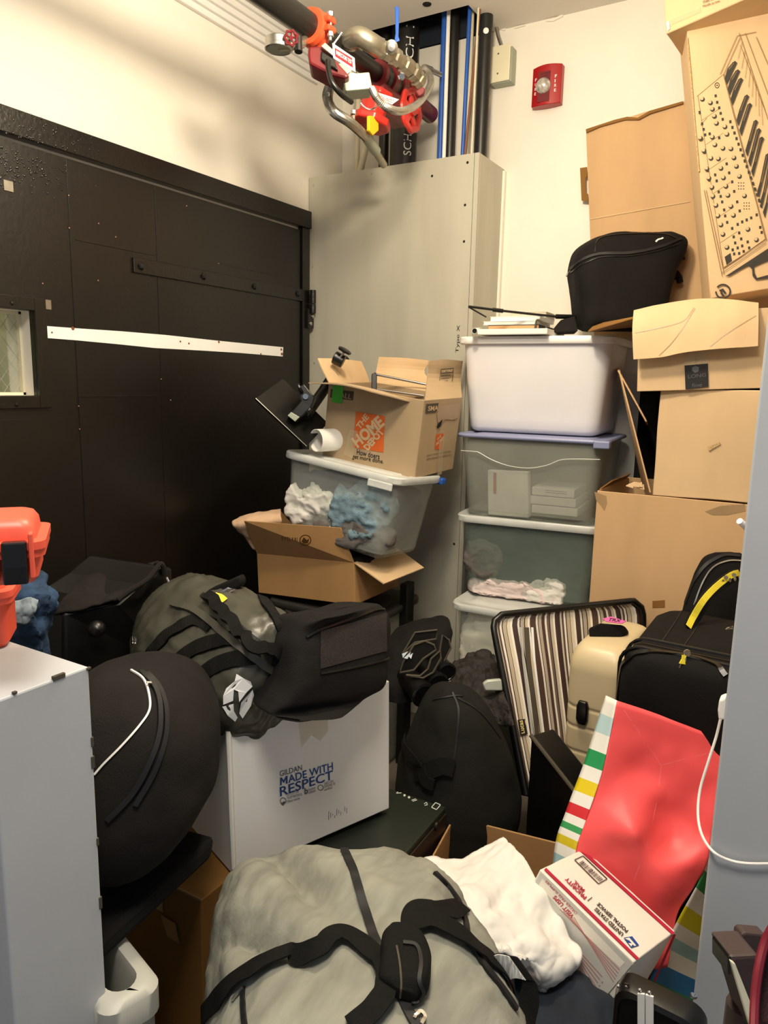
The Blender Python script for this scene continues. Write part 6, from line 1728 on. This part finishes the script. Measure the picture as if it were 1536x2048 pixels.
# white shirt
rows = [[(808, 1708, 1.74), (870, 1708, 1.74), (940, 1690, 1.76), (1003, 1660, 1.78)], [(838, 1726, 1.66), (900, 1738, 1.64), (985, 1715, 1.70), (1036, 1690, 1.72)], [(880, 1758, 1.56), (945, 1772, 1.55), (1015, 1770, 1.60), (1080, 1745, 1.64)], [(918, 1808, 1.48), (985, 1822, 1.49), (1062, 1830, 1.53), (1130, 1826, 1.58)], [(944, 1862, 1.44), (1012, 1880, 1.45), (1092, 1890, 1.47), (1166, 1888, 1.53)], [(972, 1905, 1.44), (1040, 1930, 1.43), (1100, 1945, 1.45), (1166, 1935, 1.50)], [(1010, 1940, 1.48), (1048, 1972, 1.46), (1092, 1998, 1.47), (1136, 1990, 1.52)], [(1050, 1975, 1.52), (1070, 2000, 1.50), (1094, 2012, 1.50), (1115, 2008, 1.53)]]
G = sheet([[P(*p) for p in r] for r in rows], 90, 70)
sm_ = MB().grid(G); sm_.rough(.016, 5, 21, (1.4, 1, 1), 2, True); sm_.rough(.008, 11, 6, (1.6, .6, 1), 3, True)
o = sm_.build('white_shirt', M['shirt'], smooth=True, solid=.006, ang=80); o.name = 'tee_shirt'; tag(o, 'crumpled white cotton shirt draped beside the heather duffel', 'shirt')
lump('navy_cloth', 'dark navy cloth on the floor below the mailing box', 'cloth', mat('navy_fabric', '1e2632', .9, var=.2, bump=.3, bs=80), P(1130, 2040, 1.50) - V((0, 0, .05)), (.17, .14, .10), 3, .015, 9)
# big heather duffel --------------------------------------------------------
hdg = thing('heather_duffel', 'big heather grey duffel bag with black straps in the foreground', 'duffel bag', V((-.58, .95, 0)))
near = V((.5, -.85, 0)).normalized(); side = V((.85, .5, 0)).normalized()
F0 = V((-.70, 1.16, 0))
def hs(t, off, hw, zc, hh, e=2.6): 
    c_ = F0 + near * t + side * off; c_.z = zc
    return (c_, side * hw, V((0, 0, hh)), e)
hm = loft([hs(.0, -.07, .20, .42, .13, 3.6), hs(.03, -.06, .235, .38, .185, 3.6), hs(.10, -.045, .255, .34, .235, 3.4), hs(.20, -.015, .272, .31, .265, 3.0), hs(.32, .012, .27, .30, .275, 2.6), hs(.45, .012, .28, .29, .27, 2.5), hs(.56, .012, .27, .28, .25, 2.5), hs(.66, .0, .22, .27, .20, 2.4), hs(.72, .0, .10, .26, .10, 2.2)], 110, 120)
def folds(p):
    q = p - F0
    t, s = q.dot(near), q.dot(side)
    d_ = 0
    for (t0, s0, ang_, wd, ln_, h) in ((.10, -.14, 35, .030, .13, -.042), (.22, -.20, 50, .024, .15, -.038), (.14, -.02, 60, .03, .12, .014), (.10, .10, -10, .025, .08, .012), (.14, .16, 10, .02, .08, -.012), (.20, .12, 0, .03, .10, .012), (.34, -.05, 20, .05, .15, .01)):
        ca, sa = math.cos(rad(ang_)), math.sin(rad(ang_))
        a1, b1 = (t - t0) * ca + (s - s0) * sa, -(t - t0) * sa + (s - s0) * ca
        d_ += h * math.exp(-(b1 / wd) ** 2 - (a1 / ln_) ** 2)
    return p + V((0, 0, d_)) if p.z > .35 else p
hm.warp(folds); hm.rough(.007, 9, 13, (1, 1, 1), 3, True); hm.rough(.0025, 40, 3, (1, 1, 1), 2, True)
bvH = hm.bvh()
hm.build('body', M['heather'], hdg, world=True, smooth=True, ang=80)
ribbon(MB(), bvH, [(688, 1702), (705, 1740), (722, 1790), (740, 1850), (758, 1900), (790, 1970), (815, 2020), (835, 2060)], .015, .001, .006).build('zipper', M['zip'], hdg, world=True, smooth=True)
ribbon(MB(), bvH, [(868, 1748), (895, 1775), (918, 1810), (930, 1850), (934, 1882), (950, 1910), (1000, 1975), (1030, 2020)], .010, .001, .006).build('piping', M['zip'], hdg, world=True, smooth=True)
ribbon(MB(), bvH, [(488, 1976), (488, 2010), (492, 2060)], .009, .001, .004).build('pocket_zipper', M['zip'], hdg, world=True)
ribbon(MB(), bvH, [(467, 2004), (478, 1990), (490, 1978)], .004, .004, .003).build('zipper_pull', M['steel'], hdg, world=True)
ribbon(MB(), bvH, [(385, 2060), (430, 2010), (480, 1965), (560, 1925), (640, 1905), (665, 1885), (690, 1880), (730, 1900), (765, 1930)], .034, .004, .003, up=.012).build('carry_strap', M['web'], hdg, world=True, smooth=True)
ribbon(MB(), bvH, [(700, 2060), (745, 2030), (770, 1990), (768, 1945), (752, 1915)], .034, .004, .003, up=.015).build('carry_strap', M['web'], hdg, world=True, smooth=True)
ribbon(MB(), bvH, [(926, 1815), (880, 1828), (832, 1830), (824, 1866), (860, 1858), (900, 1870), (950, 1905), (1000, 1945), (1040, 2000)], .036, .004, .003, up=.012).build('carry_strap', M['web'], hdg, world=True, smooth=True)
wp = [proj(bvH, *p) for p in ((800, 1878), (803, 1900), (808, 1935), (812, 1968), (812, 1995), (808, 2010))]
wsec = []
for k, (h, hw_) in enumerate(zip(wp, (.018, .034, .040, .040, .034, .016))):
    t_ = (wp[min(k + 1, 5)][0] - wp[max(k - 1, 0)][0]).normalized(); sdv = t_.cross(h[1]).normalized()
    wsec.append((h[0] + h[1] * .020, sdv * hw_, h[1] * (.019 if 0 < k < 5 else .010), 4))
wr = loft(wsec, 40, 40); bvW = wr.bvh()
wr = wr.build('handle_wrap', M['web'], hdg, world=True, smooth=True, ang=60)
ribbon(MB(), bvW, [(793, 1892), (800, 1930), (803, 1968), (800, 2000)], .003, .0005, .0015).build('wrap_stitching', M['dk_print'], wr, world=True)
ribbon(MB(), bvW, [(806, 1886), (832, 1892), (842, 1925), (838, 1960), (845, 1985), (834, 2003), (808, 2006)], .006, .0005, .003).build('wrap_binding', M['zip'], wr, world=True)
ribbon(MB(), bvH, [(828, 2046), (838, 2030), (848, 2040), (840, 2056)], .005, .006, .004).build('zipper_pull', M['steel'], hdg, world=True)
hc_ = P(1010, 1955, 1.24)
R = []
for i, p in enumerate(catmull([P(992, 1945, 1.26), P(1010, 1932, 1.25), P(1035, 1936, 1.25), P(1056, 1944, 1.26), P(1062, 1985, 1.25), P(1054, 2030, 1.23), P(1068, 2070, 1.20)], 40)):
    w2 = _up * .020 + _rt * -.014; R.append([p + w2, p - w2, p - w2 + _fw * .003, p + w2 + _fw * .003])
MB().rings(R).build('end_loop', M['web'], hdg, world=True, smooth=True)
c = MB().rings([[p + _fw * -.002 for p in r] for r in R[3:14]]).build('ribbed_tape', mat('ribbed_white_tape', 'd8d8d0', .7, var=.4, vs=6, st=(40, 40, 1)), hdg, world=True)
# glossy black case, cable, chair
fq = [P(1226, 1966, 1.26), P(1412, 1992, 1.165)]
xa = (fq[1] - fq[0]); xa.z = 0; yq = math.degrees(math.atan2(xa.y, xa.x))
MX = FR((fq[0].x, fq[0].y, 0), yq)
hcs = thing('briefcase', 'glossy black hard briefcase with pale metal strips at the lower right', 'briefcase', MX)
wq, hq = xa.length, fq[0].z
mb = MB()
mb.rings([[V((p.x, y, p.y)) for p in rrect(o_, wq - o_, o_, hq - o_, .028, 0)] for y, o_ in ((.004, .006), (0, .012), (.0, .012), (.004, .004), (.02, 0), (.045, 0))])
mb.build('shell', M['blk_gloss'], hcs, smooth=True, ang=40)
pX = plane(MX, (0, -.002, 0), (0, -1, 0))
for pts in ([(1276, 1984), (1290.5, 1985.5), (1290.5, 2075), (1276, 2075)], [(1292, 1986), (1308, 1991), (1308, 2075), (1292, 2075)]):
    MB().prism([onPl(*p, pX) for p in pts], pX[1] * .004).build('metal_strip', M['white'], hcs, world=True, bevel=.001)
for p in ((1237, 1972), (1253, 1972), (1280, 1980), (1299, 1985), (1387, 1992)):
    MB().lathe([(.0035 if p[0] < 1350 else .006, 0), (.002, .003), (0, .0035)], onPl(*p, pX), pX[1], 10).build('rivet', M['chrome'], hcs, world=True, smooth=True)
MB().prism([onPl(*p, pX) for p in ((1249, 1965), (1259, 1967), (1259, 1977), (1249, 1975))], pX[1] * .002).build('hinge_plate', M['brown_case'], hcs, world=True)
cbp = [P(*p, d) for p, d in (((1441, 1438), 1.53), ((1432, 1475), 1.54), ((1416, 1525), 1.54), ((1400, 1580), 1.54), ((1396, 1630), 1.52), ((1404, 1670), 1.48), ((1425, 1702), 1.42), ((1455, 1719), 1.38), ((1495, 1727), 1.34), ((1560, 1727), 1.28))]
cbp[-4:] = [onY(*p, 1.448) for p in ((1425, 1702), (1455, 1719), (1495, 1727), (1570, 1727))]
cbl = thing('charger_cable', 'white plug and cable hanging on the right partition edge', 'cable', cbp[0])
MB().tube(catmull(cbp, 60), .0028, 8).build('cord', M['white'], cbl, world=True, smooth=True)
MB().prism([onY(*p, 1.50) for p in ((1438, 1400), (1452, 1395), (1452, 1440), (1437, 1441), (1435, 1422))], (0, .03, 0)).build('plug', M['white'], cbl, world=True, bevel=.004)
pg = MB().tube([onY(1494, 1056, 1.52), onY(1479, 1042, 1.50)], .006, 12).build('wall_peg', M['white'], smooth=True); tag(pg, 'small white peg poking out of the right partition edge', 'peg')
cs = thing('office_chair', 'maroon and black chair arm with mesh back at the bottom right', 'chair', V((P(1500, 1990, .80).x, P(1500, 1990, .80).y + .02, 0)))
zc_ = .80
MB().prism([P(*p, zc_) for p in ((1459, 1913), (1519, 1910), (1519, 1925), (1512, 2080), (1500, 2045), (1464, 1925))], _fw * .05).build('arm_pad', M['brown_case'], cs, world=True, bevel=.004)
MB().prism([P(*p, zc_ - .004) for p in ((1461, 1922), (1471, 1928), (1508, 2022), (1506, 2062), (1500, 2052))], _fw * .006).build('pale_edge', M['cream'], cs, world=True, bevel=.001)
MB().prism([P(*p, zc_) for p in ((1456, 1916), (1461, 1911), (1463, 1950), (1456, 1950))], _fw * .04).build('end_cap', M['blk_gloss'], cs, world=True, bevel=.002)
MB().prism([P(*p, .86) for p in ((1482, 1872), (1488, 1865), (1532, 1869), (1529, 1912), (1480, 1912))], _fw * .02).build('arm_bracket', M['brown_case'], cs, world=True, bevel=.003)
ap = P(1490, 2010, .84)
MB().tube([ap, V((ap.x, ap.y, .10))], .02, 12).build('arm_post', M['brown_case'], cs, world=True, smooth=True)
MB().box((ap.x - .05, ap.y - .25, .08), (ap.x + .45, ap.y + .05, .12)).build('chair_base', M['blk_gloss'], cs, world=True, bevel=.01)
for dx, dy in ((-.03, -.23), (.43, -.23), (-.03, .03), (.43, .03)): MB().lathe([(.02, -.015), (.025, 0), (.02, .015)], (ap.x + dx, ap.y + dy, .04), (1, 0, 0), 14).tube([(ap.x + dx, ap.y + dy, .04), (ap.x + dx, ap.y + dy, .09)], .008, 8).build('caster', M['blk_gloss'], cs, world=True, smooth=True)
rim = catmull([P(1545, 1855, .74), P(1530, 1885, .74), P(1517, 1940, .73), (P(1510, 2000, .72)), P(1507, 2080, .70)], 24)
MB().tube(rim, .0045, 8).build('back_rim', mat('maroon_rim', '7a1a28', .4), cs, world=True, smooth=True)
G = [[p + (P(1600, 2000, .74) - P(1520, 2000, .74)) * (k / 8) + _fw * .02 * math.sin(k / 8 * 3) for k in range(9)] for p in rim]
MB().grid(G).build('mesh_back', M['mesh_r'], cs, world=True, smooth=True, solid=.003)
